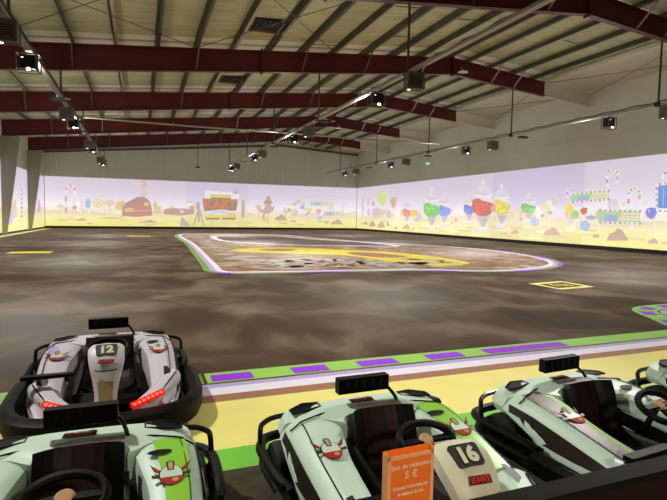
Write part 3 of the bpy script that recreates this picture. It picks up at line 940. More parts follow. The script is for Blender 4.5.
# right wall
WX = XR - 0.03
right = Mural('r', lambda x, y: on_x(x, y, WX), (-1, 0, 0))
pr = lambda u, z: Vector((WX, u, z))
background(right, YB - .085, 6.0, pr, 6, [(1.02, 1, 1), (1.0, .97, 1), (.97, .93, 1.0), (.88, .83, .95), (1.0, .97, 1.0), (1, .97, 1)])
dunes(right, YB - .085, 6.0, pr, 5, (-1, 0, 0))
skyline(right, YB - 1, 9.0, pr, 31, (-1, 0, 0), 60)
R_ = right
R_.line([(361.4, 226), (362.4, 208), (363, 197)] + R_.arc(365.4, 196.4, 2.6, 180, 360, 5, 4)[1:] + [(368.4, 206)], 1.5, ((226, 214, 214), (200, 176, 170), (214, 206, 190)))
R_.ell(373.4, 203.6, 1.2, 2.6, (222, 130, 100)); R_.line([(382.4, 206), (382.4, 218)], .8, [(226, 214, 190)])
R_.ell(382.3, 198, 3.8, 7.8, (196, 226, 84), mix=.1)
for k in range(5): R_.line([(379.8, 193.4 + 2.3 * k), (384.8, 193 + 2.3 * k)], .8, [(216, 236, 130)])
R_.line([(393, 229), (393, 208)], .9, [(228, 214, 200)]); R_.poly([(390.4, 199), (391.6, 197.6), (396, 197.6), (396.6, 199), (395.4, 206), (393.4, 208.6), (391.6, 206)], (196, 158, 110))
R_.ell(376.6, 211.6, 5, 4, (216, 186, 190)); R_.ell(368.8, 212, 1.8, 4, (190, 196, 230)); R_.ell(389, 214, 2, 4.2, (170, 196, 130)); R_.ell(384, 212, 2.6, 3, (222, 196, 196)); R_.ell(402, 213, 2.4, 3, (206, 196, 150))
for x, y, w, h in ((365.6, 224.6, 5, 3.6), (372.4, 226.4, 6.4, 6), (381.4, 227.6, 8, 6.6), (388, 225.6, 3.4, 4.6), (396, 228.6, 5, 2.4), (406.4, 228.8, 8.4, 5), (413.6, 229.6, 3, 2)): mound(R_, x, y, w, h, (186, 132, 104))


def jar(M, x, top, base, w, candy, sl):
    """lidded glass jar on a foot, filled with sweets"""
    H = base - top
    M.line([(x, base - H * .28), (x, base - H * .05)], w * .16, [(186, 180, 186)])
    M.poly([(x - w * .3, base - H * .34), (x + w * .3, base - H * .33), (x + w * .09, base - H * .13), (x - w * .09, base - H * .13)], (176, 170, 178))
    M.ell(x, base - H * .05, w * .42, H * .055, (228, 222, 222)); M.ell(x, base - H * .075, w * .26, H * .03, (240, 238, 240))
    M.ell(x, base - H * .5, w * .5, H * .22, (232, 230, 240))
    M.poly([(x - w * .5, base - H * .5), (x - w * .46, base - H * .62), (x - w * .2, base - H * .65), (x - w * .02, base - H * .60), (x + w * .2, base - H * .58), (x + w * .44, base - H * .55), (x + w * .5, base - H * .5)] + [(x + w * .5 * math.cos(math.radians(t)), base - H * .5 + H * .205 * math.sin(math.radians(t))) for t in range(15, 180, 15)], candy, mix=.12)
    r = random.Random(int(x))
    for i in range(9):
        a, b = r.uniform(-.36, .36), r.uniform(.36, .55)
        M.ell(x + a * w, base - b * H, w * .07, w * .07, tuple(min(255, int(v * 1.12 + 14)) for v in candy), 8, mix=.05)
    M.ell(x, base - H * .71, w * .42, H * .05, (240, 240, 246)); M.ell(x, base - H * .745, w * .40, H * .045, (206, 198, 216))
    M.poly([(x - w * .42, base - H * .75), (x - w * .34, base - H * .80), (x - w * .05, base - H * .925), (x + w * .05, base - H * .925), (x + w * .34, base - H * .80), (x + w * .42, base - H * .75)], (218, 208, 226), mix=.1)
    M.poly([(x - w * .20, base - H * .80), (x - w * .02, base - H * .91), (x + w * .01, base - H * .79)], (232, 226, 238))
    M.ell(x, base - H * .955, w * .085, H * .045, (228, 222, 232))


jar(R_, 407, 200, 224, 8.6, (222, 112, 92), 0); R_.ell(414.4, 213, 3.8, 3.6, (232, 206, 84), mix=.1); R_.ell(417, 219.6, 2.6, 2.4, (190, 180, 226)); R_.ell(419.6, 216.4, 1.8, 2.4, (206, 186, 216))
jar(R_, 444.4, 193.5, 226.6, 13.2, (104, 140, 222), 0); jar(R_, 432, 187.4, 230, 16.6, (122, 200, 92), 0)
jar(R_, 469.4, 193.6, 224, 11, (104, 116, 216), 0); jar(R_, 502, 183.8, 228.2, 18, (226, 206, 70), 0); jar(R_, 483.4, 179.6, 232.4, 22.4, (204, 88, 70), 0)
jar(R_, 529, 193, 222, 15, (122, 190, 100), 0)
R_.poly([(491.6, 206.4), (496.4, 205.2), (496, 212), (491, 211.4)], (220, 140, 170))
R_.ell(456.4, 220.4, 1.6, 2, (222, 120, 110)); R_.line([(456.4, 222), (456.4, 227)], .6, [(220, 210, 200)]); R_.ell(452.4, 223, 1.4, 1.4, (170, 205, 130))
R_.ell(521.6, 213.4, 2.2, 2.4, (232, 200, 84)); R_.ell(518, 216, 2.2, 1.2, (230, 228, 238)); R_.ell(521.4, 219, 1.7, 1.7, (216, 120, 130)); R_.line([(521.4, 220.4), (521.4, 228)], .6, [(220, 206, 206)])
R_.ell(546, 208, 4.8, 5.2, (226, 228, 150)); R_.ell(546, 208, 3.2, 3.4, (240, 238, 190)); R_.ell(546, 208, 1.5, 1.7, (222, 222, 130)); R_.line([(546, 213), (545.6, 222)], .8, [(230, 224, 196)])
R_.ell(543, 215.6, 1.8, 1.6, (196, 112, 98)); R_.ell(550.6, 212.6, 2.4, 2, (206, 130, 120)); R_.ell(558.6, 211.6, 2.6, 1.4, (236, 232, 240)); R_.ell(555, 201.4, 3, 4, (222, 206, 170))
R_.ell(535.4, 221.6, 4.4, 4.4, (130, 170, 236)); R_.ell(535.4, 221.6, 2.8, 2.8, (186, 210, 244)); R_.ell(535.4, 221.6, 1.4, 1.4, (120, 156, 232)); R_.line([(535.4, 226), (535.6, 232)], .9, [(226, 222, 206)])
mound(R_, 515.6, 233.6, 8, 4.6); mound(R_, 505, 234.2, 6, 1.4); mound(R_, 552.6, 235.2, 17.6, 8.2, (186, 134, 108)); mound(R_, 597, 237.4, 7.6, 3.6, (186, 134, 108)); mound(R_, 618.4, 240.6, 22.4, 12.4, (178, 126, 100)); mound(R_, 654, 243.4, 11.6, 5.6, (190, 138, 108))
R_.line([(570, 211), (570, 222)], .9, [(226, 220, 206)]); R_.ell(569.6, 208.4, 4, 4.8, (238, 216, 60), mix=.08); R_.ell(568.6, 206.6, 1.2, 1.6, (246, 236, 140))
R_.ell(576, 214.4, 3.8, 4.6, (150, 205, 110), mix=.12); R_.line([(576, 219), (576, 229)], 1.2, ((240, 236, 238), (206, 150, 160), (240, 236, 238), (206, 150, 160)))
R_.poly([(580.6, 210), (583.6, 207.4), (588.4, 208), (587.6, 212.6), (584.6, 215.2), (581.4, 213.2)], (206, 104, 78), mix=.08)
R_.ell(585.6, 225.6, 4.6, 5.2, (130, 164, 236), mix=.1); 
for k in range(3): R_.line([(582.6, 223 + 2.4 * k), (588.6, 222.8 + 2.4 * k)], .8, [(214, 222, 246)])
R_.ell(588, 218, 6.4, 5.6, (240, 236, 186), layer=2)
sweet_sign(R_, 571.6, 609.6, 194, 202.6, -.085, 2.2)
sweet_sign(R_, 598.4, 641, 210, 222.2, .03, 2.3)
CC = ((242, 238, 240), (176, 84, 100), (242, 238, 240), (120, 190, 130))
def big_cane(x, y, r, foot, lean=0):
    R_.line([(x - r + lean, foot)] + [(x - r, y + (foot - y) * k / 3) for k in (2, 1)] + R_.arc(x, y, r, 180, 360, 8, r * .95) + [(x + r - .6, y + r * .9), (x + r - 1.2, y + r * 1.5)], r * .42, CC)
big_cane(613, 175.4, 5.2, 187); big_cane(635, 194.4, 5.6, 208); big_cane(571.4, 188.6, 3.4, 198)
R_.ell(591.6, 217.6, 5.4, 2.2, (150, 140, 220)); R_.line([(600, 223), (598.4, 231)], 1.4, CC); R_.line([(631.6, 222), (632, 231)], 1.4, CC); R_.line([(604, 203), (602.4, 209)], 1.6, CC)
R_.line([(654, 216), (654.4, 233)], 1.6, [(226, 224, 196)])
R_.poly([(645.8, 212), (648, 208.6), (652, 207.4), (656.6, 208), (658, 212.4), (655.4, 217.6), (651.6, 219.2), (647.8, 216.8)], (124, 124, 224), mix=.06); R_.ell(649.8, 210.8, 1.2, 1.6, (168, 168, 240))
R_.poly([(658.6, 208), (659.2, 186), (676, 184), (676, 209)], (86, 140, 222), mix=.06); R_.line([(664, 206), (664.4, 188)], 1.2, [(120, 170, 236)]); R_.line([(669, 206), (669.4, 188)], 1.2, [(64, 116, 206)])
R_.line([(657.4 + .3 * (i % 2), 184.6 + 2.8 * i) for i in range(10)], 2.2, CC); R_.line([(657, 185 - .1 * i) if i == 0 else (657 + 2.6 * i, 185 - .45 * i) for i in range(8)], 2.2, CC); R_.line([(657 + 2.6 * i, 210.4 + .2 * i) for i in range(8)], 2.2, CC)
R_.line([(663, 179), (664.6, 174), (669, 172)], 2, CC)
for x, y in ((618, 208), (646, 202), (625, 204)): R_.ell(x, y, 3.4, 3, (236, 228, 224))
ob = right.build('projected_mural')
tag(ob, 'right wall projection of lidded candy jars, lollipops and striped candy-cane signs', 'mural', 'wall projections')

# left wall
LX = XL + 0.03
left = Mural('l', lambda x, y: on_x(x, y, LX), (1, 0, 0))
plf = lambda u, z: Vector((LX, u, z - .08))
background(left, 18.0, YB - .085, plf, 5, [(1, .97, 1), (1, .97, 1)])
dunes(left, 18.0, YB - .085, plf, 8, (1, 0, 0))
for k in range(8): left.ell(21.6, 190 + 4.4 * k, 1.4, 1.6, (206, 118, 118) if k > 3 else (222, 170, 190), 10)
left.poly([(10, 222), (10.6, 206), (16, 198), (17, 216)], (226, 200, 156)); left.poly([(8.6, 224), (10, 211), (13.4, 211), (12.4, 223)], (160, 190, 236)); left.ell(20, 221, 3, 2, (226, 214, 130))
left.poly([(37, 212), (37.8, 196), (40.4, 204), (40.4, 212)], (226, 140, 200)); 
ob = left.build('projected_mural')
tag(ob, 'left wall projection seen in strips between the tapered columns', 'mural', 'wall projections')


# ------------------------------------------------------------------ karts
def ring_round(pts, k=3):
    """rounded closed ring from corner points (one Chaikin pass)"""
    P = [Vector(p) for p in pts]
    for _ in range(k - 1):
        Q = []
        for i in range(len(P)):
            a, b = P[i], P[(i + 1) % len(P)]
            Q += [a * .8 + b * .2, a * .2 + b * .8]
        P = Q
    return P


MESHES = {}


def stretch(mb):
    """long front end: everything ahead of the seat reaches further forward"""
    mb.v = [(x, y if y > -.1 else -.1 + (y + .1) * 1.26, z) for x, y, z in mb.v]
    return mb


def K(name, fn, *a):
    key = (name,) + a
    if key not in MESHES:
        mb = fn(*a) if name in ('nose_hood', 'pinstripe', 'nose_notch', 'tan_cast', 'wheel', 'hubcap', 'number_plate', 'hood_logo', 'emblem', 'steering_wheel', 'wheel_hub') else stretch(fn(*a)); me = mb.mesh(name, 35); fix_normals(me, 35)
        MESHES[key] = me
    return MESHES[key]


POD = [(.46, .42, .25, .53), (.36, .445, .225, .56), (.15, .44, .255, .575), (-.1, .40, .31, .575), (-.35, .335, .325, .56), (-.58, .265, .33, .52), (-.70, .21, .335, .47)]


def pod_at(y):
    for (a, b) in zip(POD[:-1], POD[1:]):
        if a[0] >= y >= b[0]:
            t = (a[0] - y) / (a[0] - b[0])
            return [a[i] + (b[i] - a[i]) * t for i in range(4)]
    return POD[-1]


def side_pod(s):
    rings = []
    for y, z, xi, xo in POD:
        zl = .11 if y < .1 else (.24 if y < .2 else .30)
        p = [(xi, zl), (xi, z - .03), (xi + .05, z), (xi + (xo - xi) * .62, z + .012), (xo - .07, z - .005), (xo - .015, z - .05), (xo + .03, max(.20, zl + .03)), (xo + .01, zl)]
        rings.append(ring_round([(s * a, y, b) for a, b in p], 2))
    return MB().loft(smooth_rings(rings, 4), M_WHITE)


def pod_patch(s, y0, y1, u0, u1, mt, lift=.006, n=6):
    """painted projector cast laid over the pod's upper face; u runs inner to outer edge"""
    mb = MB(); rows = []
    for i in range(n + 1):
        y = y0 + (y1 - y0) * i / n
        _, z, xi, xo = pod_at(y)
        row = []
        for u in (u0, (u0 + u1) / 2, u1):
            x = xi + .03 + (xo - xi - .09) * u
            row.append((s * x, y, z + .004 + lift + .008 * math.sin(math.pi * u)))
        rows.append(row)
    return mb.loft(rows, mt, cap=False, ring_closed=False)


def emblem(s, y=-.07, u=.44, sc=.80):
    _, z, xi, xo = pod_at(y)
    _, z2, _, _ = pod_at(y - .1)
    c = Vector((s * (xi + (xo - xi) * u), y, z + .022))
    U = Vector((1, 0, 0)); V = Vector((0, .1, z - z2)).normalized()
    mb = MB()

    def pl(pts, mt, lift): mb.add([c + U * a * sc + V * b * sc * 1.3 + Vector((0, 0, lift)) for a, b in pts], [tuple(range(len(pts)))], mt)
    def el(cx, cy, rx, ry, a0, a1, n=14): return [(cx + rx * math.cos(math.radians(a0 + (a1 - a0) * i / (n - 1))), cy + ry * math.sin(math.radians(a0 + (a1 - a0) * i / (n - 1)))) for i in range(n)]
    pl(el(0, 0, .074, .070, 0, 346), M_REDD, 0); pl(el(0, .006, .066, .060, 0, 346), M_WHITE, .001)
    pl(el(0, -.014, .068, .052, 180, 360), M_RED, .002); pl(el(.022, -.036, .020, .012, 0, 346), M_TAN, .003)
    pl([(-.02, .030), (-.028, .088), (0, .098), (.022, .088), (.018, .030)], M_REDD, .002); pl([(-.012, .034), (-.018, .082), (0, .09), (.014, .082), (.011, .034)], M_TAN, .003)
    for q in (-1, 1):
        pl([(q * .058, .036), (q * .085, .05), (q * .125, .09), (q * .10, .035), (q * .068, .016)][::q], M_REDD, .001)
        pl([(q * .066, .036), (q * .088, .056), (q * .116, .078), (q * .096, .038), (q * .072, .022)][::q], M_RED, .002)
        pl([(q * .07, .005), (q * .115, .012), (q * .11, -.012), (q * .074, -.014)][::q], M_DARK, .001)
    return mb


def rear_shell():
    rings = []
    for i in range(13):
        a = math.pi * i / 12
        c, s = math.cos(a), math.sin(a)
        se = s ** .55 if s > 1e-6 else 0
        ce_ = (abs(c) ** .6) * (1 if c >= 0 else -1) if abs(c) > 1e-6 else 0
        o = Vector((.57 * ce_, .40 + .22 * se, 0)); n = Vector((.215 * ce_, .19 + .06 * se, 0))
        z = .452 + .030 * s

        def L(t, zz): v = o.lerp(n, t); return Vector((v.x, v.y, zz))
        rings.append([L(0.02, .30), L(-.02, z - .11), L(.06, z - .045), L(.3, z - .008), L(.7, z + .004), L(.96, z - .006), L(1.0, z - .03), L(1.0, .30)])
    return MB().loft(smooth_rings(rings, 3), M_WHITE)


def intake(s):
    mb = MB()
    pts = [(.30, .50), (.40, .515), (.50, .455), (.50, .40), (.40, .405), (.30, .43)]
    mb.add([(s * x, y, .462 + (.010 if y > .48 else 0.006) - .06 * max(0, x - .36)) for x, y in pts], [tuple(range(6))], M_BLACK)
    mb.tube([(s * x, y, .464 - .06 * max(0, x - .36) + .006) for x, y in pts], .008, M_TUBE, 6, closed=True)
    return mb


def seam(s):
    mb = MB(); pts = []
    for t in [i / 10 for i in range(11)]:
        y = .305; _, z, xi, xo = pod_at(y)
        pts.append((s * (xi + (xo - xi) * t * 0.97), .325 - .05 * t + .02 * math.sin(t * 6), z + .022 - (.05 * max(0, t - .78) / .2)))
    return mb.tube(pts, .005, M_BLACK, 6)


def stripe():
    mb = MB(); rows = []
    for i in range(13):
        x = -.14 + .34 * i / 12
        w = .5 + 1.0 * min(1, i / 2.5)
        d = .006 * math.cos(x * 9)
        rows.append([(x, .282 + d - .024 * w, .494), (x, .282 + d + .022 * w, .496)])
    return mb.loft(rows, M_BROWN, cap=False, ring_closed=False)


def shell_logo():
    mb = MB()
    o = Vector((-.03, .385, .498)); U = Vector((1, 0, 0)); V = Vector((0, 1, .0))
    mb.add([o + U * a + V * b for a, b in ((-.085, -.03), (.08, -.036), (.086, .024), (.07, .042), (-.08, .034))], [(0, 1, 2, 3, 4)], M_REDD)
    add_text(mb, 'KART', .052, M_RED, o + Vector((0, -.008, .003)), U, V, .2, 0.004)
    add_text(mb, 'BATTLE', .022, M_CREAM, o + Vector((0.005, .022, .003)), U, V, .2)
    return mb


def seat():
    prof = smooth_path([(0, .235, .505), (0, .19, .42), (0, .13, .26), (0, .07, .17), (0, -.08, .135), (0, -.26, .15), (0, -.31, .17)], 3)
    rows_c, rows = [], []
    us = [-1, -.92, -.8, -.62, -.5, -.25, 0, .25, .5, .62, .8, .92, 1]
    mb = MB(); R = []
    for i, p in enumerate(prof):
        t = i / (len(prof) - 1)
        row = []
        for u in us:
            k = abs(u) ** 4 * .11 * (1 - .5 * t)
            nrm = Vector((0, -1, .25)).normalized().lerp(Vector((0, 0, 1)), min(1, max(0, (t - .2) / .5)))
            row.append(Vector((.205 * u, p.y, p.z)) + nrm * k)
        R.append(row)
    n = len(us); vs = [q for r in R for q in r]
    b = len(vs); vs2 = [q - Vector((0, 0, .0)) + Vector((0, .03 if i // n < len(R) // 2 else 0, -.03)) for i, q in enumerate(vs)]
    for i in range(len(R) - 1):
        for k in range(n - 1):
            mt = M_SEATC if 4 <= k <= 7 else M_SEAT
            q = (i * n + k, i * n + k + 1, (i + 1) * n + k + 1, (i + 1) * n + k)
            mb.add([vs[j] for j in q], [(0, 1, 2, 3)], mt)
            mb.add([vs2[j] for j in q], [(3, 2, 1, 0)], M_SEAT)
    edge = [j for j in range(n)] + [i * n + n - 1 for i in range(1, len(R))] + [(len(R) - 1) * n + k for k in range(n - 2, -1, -1)] + [i * n for i in range(len(R) - 2, 0, -1)]
    for a, c in zip(edge, edge[1:] + edge[:1]):
        mb.add([vs[a], vs[c], vs2[c], vs2[a]], [(0, 1, 2, 3)], M_SEAT)
    import bmesh
    return mb


WC, WROT = Vector((0, -.345, .535)), Matrix.Rotation(math.radians(30), 3, 'X')


def wheel_rim():
    pts = []
    for i in range(28):
        a = 2 * math.pi * i / 28
        x, y = .155 * math.cos(a), .135 * math.sin(a)
        if y > 0: y *= .8
        pts.append(WC + WROT @ Vector((x, y, 0)))
    mb = MB().tube(pts, .021, M_BLACK, 8, closed=True)
    for a in (0, 180, 270):
        d = Vector((math.cos(math.radians(a)), math.sin(math.radians(a)) * .85, 0))
        mb.bar(WC + WROT @ (d * .03), WC + WROT @ (d * .15), .05, .014, M_BLACK)
    mb.tube([WC + WROT @ Vector((0, 0, -.02)), WC + WROT @ Vector((0, -.02, -.2))], .02, M_TUBE, 8)
    return mb


def wheel_hub():
    mb = MB().lathe([(.0, -.014), (.038, -.012), (.042, .004), (.03, .016), (0, .017)], M_TAN, (0, 0, 0), 'Z', 16)
    mb.v = [tuple(WC + WROT @ (Vector(v))) for v in mb.v]
    return mb


HOOD0 = [(-.45, .59, .085, .11), (-.485, .632, .098, .126), (-.565, .600, .100, .134), (-.645, .515, .086, .118), (-.70, .405, .062, .092), (-.745, .315, .050, .078), (-.785, .235, .060, .086), (-.815, .165, .080, .105)]
HOOD = [(-.1 + (a + .1) * 1.26, b, c, d) for a, b, c, d in HOOD0]


def hood():
    rings = []
    for i, (y, z, wt, wb) in enumerate(HOOD):
        a = HOOD[max(0, i - 1)]; b = HOOD[min(len(HOOD) - 1, i + 1)]
        t = Vector((0, b[0] - a[0], b[1] - a[1])).normalized(); nn = Vector((0, -t.z, t.y))
        if nn.z < 0: nn = -nn
        c = Vector((0, y, z)); lo = c - nn * .085; mid = c - nn * .02
        rings.append([Vector((-wb, lo.y, lo.z)), Vector((-wb * 1.0, mid.y, mid.z)), Vector((-wt, y, z)), Vector((0, y, z)) + nn * .008, Vector((wt, y, z)), Vector((wb, mid.y, mid.z)), Vector((wb, lo.y, lo.z)), Vector((0, lo.y, lo.z))])
    return MB().loft(smooth_rings(rings, 4), M_HOOD)


def hood_frame():
    """origin, across and up directions of the hood's upper face"""
    a, b = HOOD[1], HOOD[3]
    A, B = Vector((0, a[0], a[1])), Vector((0, b[0], b[1]))
    V = (A - B).normalized(); U = Vector((1, 0, 0)); Nn = U.cross(V)
    return A, B, U, V, Nn


def number_plate(num):
    A, B, U, V, Nn = hood_frame()
    o = A.lerp(B, .40) + Nn * .032
    mb = MB()
    pts = []
    for cx, cy, a0 in ((.062, .040, 0), (-.062, .040, 90), (-.055, -.040, 180), (.055, -.040, 270)):
        for k in range(4):
            t = math.radians(a0 + 30 * k); pts.append(o + U * (cx + .018 * math.cos(t)) + V * (cy + .018 * math.sin(t)))
    mb.add(pts, [tuple(range(len(pts)))], M_DARK)
    mb.add([p - Nn * .014 for p in pts] + pts, [(i, (i + 1) % 16, 16 + (i + 1) % 16, 16 + i) for i in range(16)], M_DARK)
    add_text(mb, num, .105, M_CREAM, o + Nn * .003 - V * .004, U, V, 0, .006)
    return mb


def hood_logo():
    A, B, U, V, Nn = hood_frame()
    o = A.lerp(B, .93) + Nn * .024
    mb = MB()
    mb.add([o + U * a + V * b for a, b in ((-.062, -.016), (.050, -.022), (.064, .020), (-.048, .026))], [(0, 1, 2, 3)], M_REDD)
    add_text(mb, 'KART', .040, M_RED, o + Nn * .002, U, V, .15, .004)
    return mb


def hood_pinstripe():
    mb = MB()
    i = HOOD[4]; j = HOOD[3]
    t = .4
    y, z, wt = (i[0] * t + j[0] * (1 - t)), (i[1] * t + j[1] * (1 - t)), (i[2] * t + j[2] * (1 - t))
    mb.tube([(-wt * 1.02, y - .008, z + .018), (-wt * .5, y - .022, z + .014), (0, y - .026, z + .014), (wt * .5, y - .022, z + .014), (wt * 1.02, y - .008, z + .018)], .004, M_BLACK, 6)
    return mb


def tan_cast():
    rows = []
    for i in range(4, 8):
        y, z, wt, wb = HOOD[i]; a = HOOD[i - 1]; b = HOOD[min(7, i + 1)]
        t = Vector((0, b[0] - a[0], b[1] - a[1])).normalized(); nn = Vector((0, -t.z, t.y))
        if nn.z < 0: nn = -nn
        rows.append([Vector((k * wt * .96, y, z)) + nn * (.006 + (.008 if k == 0 else 0)) for k in (-1, 0, 1)])
    return MB().loft(smooth_rings(rows, 4), M_TANP, cap=False, ring_closed=False)


def hood_notch():
    y, z = -1.005, .205
    return MB().add([(-.022, y, z + .03), (.022, y, z + .03), (.03, y - .028, z - .05), (-.03, y - .028, z - .05)], [(0, 1, 2, 3)], M_BLACK)


def sweep(path, prof, mt, mbx=None):
    mb = mbx or MB(); rings = []
    n = len(path)
    for i, p in enumerate(path):
        a = path[max(0, i - 1)]; b = path[min(n - 1, i + 1)]
        t = Vector((b.x - a.x, b.y - a.y, 0)).normalized(); o = Vector((t.y, -t.x, 0))
        rings.append([p + o * u + Vector((0, 0, w)) for u, w in prof])
    return mb.loft(rings, mt)


FRONT = smooth_path([(.675, -.02, 0), (.68, -.35, 0), (.655, -.58, 0), (.56, -.73, 0), (.36, -.815, 0), (0, -.85, 0), (-.36, -.815, 0), (-.56, -.73, 0), (-.655, -.58, 0), (-.68, -.35, 0), (-.675, -.02, 0)], 4)


def front_bumper():
    mb = sweep(FRONT, [(.0, .10), (.035, .12), (.04, .17), (.02, .215), (-.03, .225), (-.08, .20), (-.08, .10)], M_BLACK)
    sweep([p * 1.0 for p in FRONT], [(-.06, .05), (.05, .05), (.065, .07), (.06, .10), (.03, .115), (-.06, .115)], M_BLACK, mb)
    return mb


def reflectors():
    mb = MB()
    for i in (9, 12, 28, 31):
        p = FRONT[i]; a, b = FRONT[i - 1], FRONT[i + 1]
        t = Vector((b.x - a.x, b.y - a.y, 0)).normalized(); o = Vector((t.y, -t.x, 0))
        q = p + o * .046 + Vector((0, 0, .165))
        mb.add([q - t * .05 - Vector((0, 0, .012)), q + t * .05 - Vector((0, 0, .012)), q + t * .06 + Vector((0, 0, .014)), q - t * .04 + Vector((0, 0, .014))], [(0, 1, 2, 3)], M_REFL)
    return mb


def side_guard(s):
    mb = MB()
    mb.tube(smooth_path([(s * .64, -.02, .20), (s * .675, .10, .225), (s * .685, .35, .23), (s * .675, .50, .225), (s * .60, .66, .21), (s * .40, .73, .20)], 4), .032, M_BLACK, 8)
    mb.tube(smooth_path([(s * .64, -.05, .12), (s * .66, .2, .12), (s * .66, .50, .12), (s * .58, .64, .12), (s * .40, .70, .12)], 4), .026, M_BLACK, 8)
    for y in (.02, .28, .5): mb.bar((s * .665, y, .11), (s * .675, y, .24), .05, .02, M_BLACK)
    mb.bar((s * .5, .1, .14), (s * .67, .1, .17), .05, .03, M_BLACK); mb.bar((s * .5, .45, .14), (s * .67, .45, .17), .05, .03, M_BLACK)
    return mb


def rear_hoop(s):
    return MB().tube(smooth_path([(s * .36, .59, .375), (s * .47, .585, .38), (s * .58, .57, .38), (s * .645, .545, .365), (s * .672, .52, .34), (s * .678, .50, .22)], 4), .017, M_TUBE, 8)


def rear_bar():
    return MB().tube(smooth_path([(.42, .725, .2), (.2, .755, .19), (0, .765, .19), (-.2, .755, .19), (-.42, .725, .2)], 3), .034, M_BLACK, 8)


def fairing(s):
    rows = []
    for (x, y, z, w) in ((.52, -.36, .325, .15), (.47, -.47, .315, .145), (.38, -.62, .285, .125), (.27, -.735, .25, .10), (.215, -.775, .235, .075)):
        d = Vector((-.55, -.83, 0)); n = Vector((d.y, -d.x, 0)).normalized() * -1
        c = Vector((x, y, z)); a = c + Vector((.83, -.55, 0)) * w * .5; b = c - Vector((.83, -.55, 0)) * w * .5
        rows.append(ring_round([(s * a.x, a.y, z - .10), (s * a.x, a.y, z - .03), (s * (a.x * .8 + b.x * .2), a.y * .8 + b.y * .2, z), (s * b.x, b.y, z + .012), (s * b.x, b.y, z - .10)], 2))
    return MB().loft(smooth_rings(rows, 3), M_WHITE)


def fairing_seam(s):
    return MB().tube([(s * .545, -.41, .325), (s * .485, -.53, .31), (s * .395, -.675, .262), (s * .30, -.765, .24)], .006, M_BLACK, 6)


def lamp(s):
    mb = MB()
    a, b = Vector((s * .42, -.70, .285)), Vector((s * .18, -.815, .245))
    mb.bar(a, b, .04, .034, M_LEDL)
    o = Vector((0, -.02, .012))
    for k in range(7):
        p = a.lerp(b, .1 + .8 * k / 6) + o
        mb.box(p, (.022, .012, .014), M_LED)
    return mb


def sensor_box():
    mb = MB().box((-.02, .40, .603), (.36, .062, .098), M_BLACK)
    for k in range(5): mb.box((-.14 + .06 * k, .367, .61), (.02, .004, .05), M_TUBE)
    return mb


def box_pole():
    return MB().tube(smooth_path([(.155, .40, .57), (.175, .395, .55), (.20, .36, .51), (.215, .33, .46)], 4), .012, M_TUBE, 8)


def tray():
    mb = MB().box((0, -.05, .085), (.94, 1.44, .04), M_BLACK)
    mb.box((0, .35, .17), (.4, .36, .14), M_BLACK)
    mb.box((0, -.52, .15), (.5, .28, .1), M_BLACK)
    for s in (-1, 1): mb.bar((s * .21, .2, .30), (s * .24, -.5, .20), .025, .10, M_TUBE)
    return mb


def front_bar(s):
    mb = MB().box((s * .43, -.47, .405), (.36, .045, .028), M_BLACK)
    mb.bar((s * .30, -.46, .395), (s * .30, -.40, .33), .03, .02, M_TUBE); mb.bar((s * .5, -.46, .395), (s * .5, -.40, .31), .03, .02, M_TUBE)
    return mb


def handle_hole(s):
    y = .13; _, z, xi, xo = pod_at(y); c = Vector((s * (xi + (xo - xi) * .36), y, z + .020))
    return MB().add([c + Vector((.062 * math.cos(t * math.pi / 8), .030 * math.sin(t * math.pi / 8), 0)) for t in range(16)], [tuple(range(16))], M_BLACK)


def tyre(s, r):
    w = .17
    return MB().lathe([(r * .55, -w / 2), (r * .92, -w / 2), (r, -w / 2 + .025), (r, w / 2 - .025), (r * .92, w / 2), (r * .55, w / 2)], M_RUBBER, (0, 0, 0), 'X', 24)


def hubcap(s, r):
    w = .17
    return MB().lathe([(0, -w * .42), (r * .3, -w * .42), (r * .55, -w * .36), (r * .55, w * .36), (r * .3, w * .42), (0, w * .42)], M_HUB, (0, 0, 0), 'X', 16)


def outer_band(s):
    rows = []
    for i in range(12):
        y = .42 - i * .1; _, z, xi, xo = pod_at(y)
        rows.append([(s * (xo + .004), y, z - .062), (s * (xo + .026), y, max(.22, .24 + (z - .45) * .3) if y < .15 else .335)])
    return MB().loft(rows, M_BANDD, cap=False, ring_closed=False)


def crease(s):
    pts = []
    for i in range(10):
        y = .28 - i * .1; _, z, xi, xo = pod_at(y); pts.append((s * (xi + (xo - xi) * .74), y, z + .009))
    return MB().tube(smooth_path(pts, 2), .0045, M_DARK, 6)


def vent_mesh(s):
    mb = MB(); rows = []
    for i in range(5):
        y = -.34 - i * .06; _, z, xi, xo = pod_at(y)
        rows.append([(s * (xi + (xo - xi) * .52), y, z + .02), (s * (xi + (xo - xi) * (.6 + .2 * math.sin(math.pi * (i + .5) / 5))), y, z + .012)])
    mb.loft(rows, M_DARK, cap=False, ring_closed=False)
    return mb


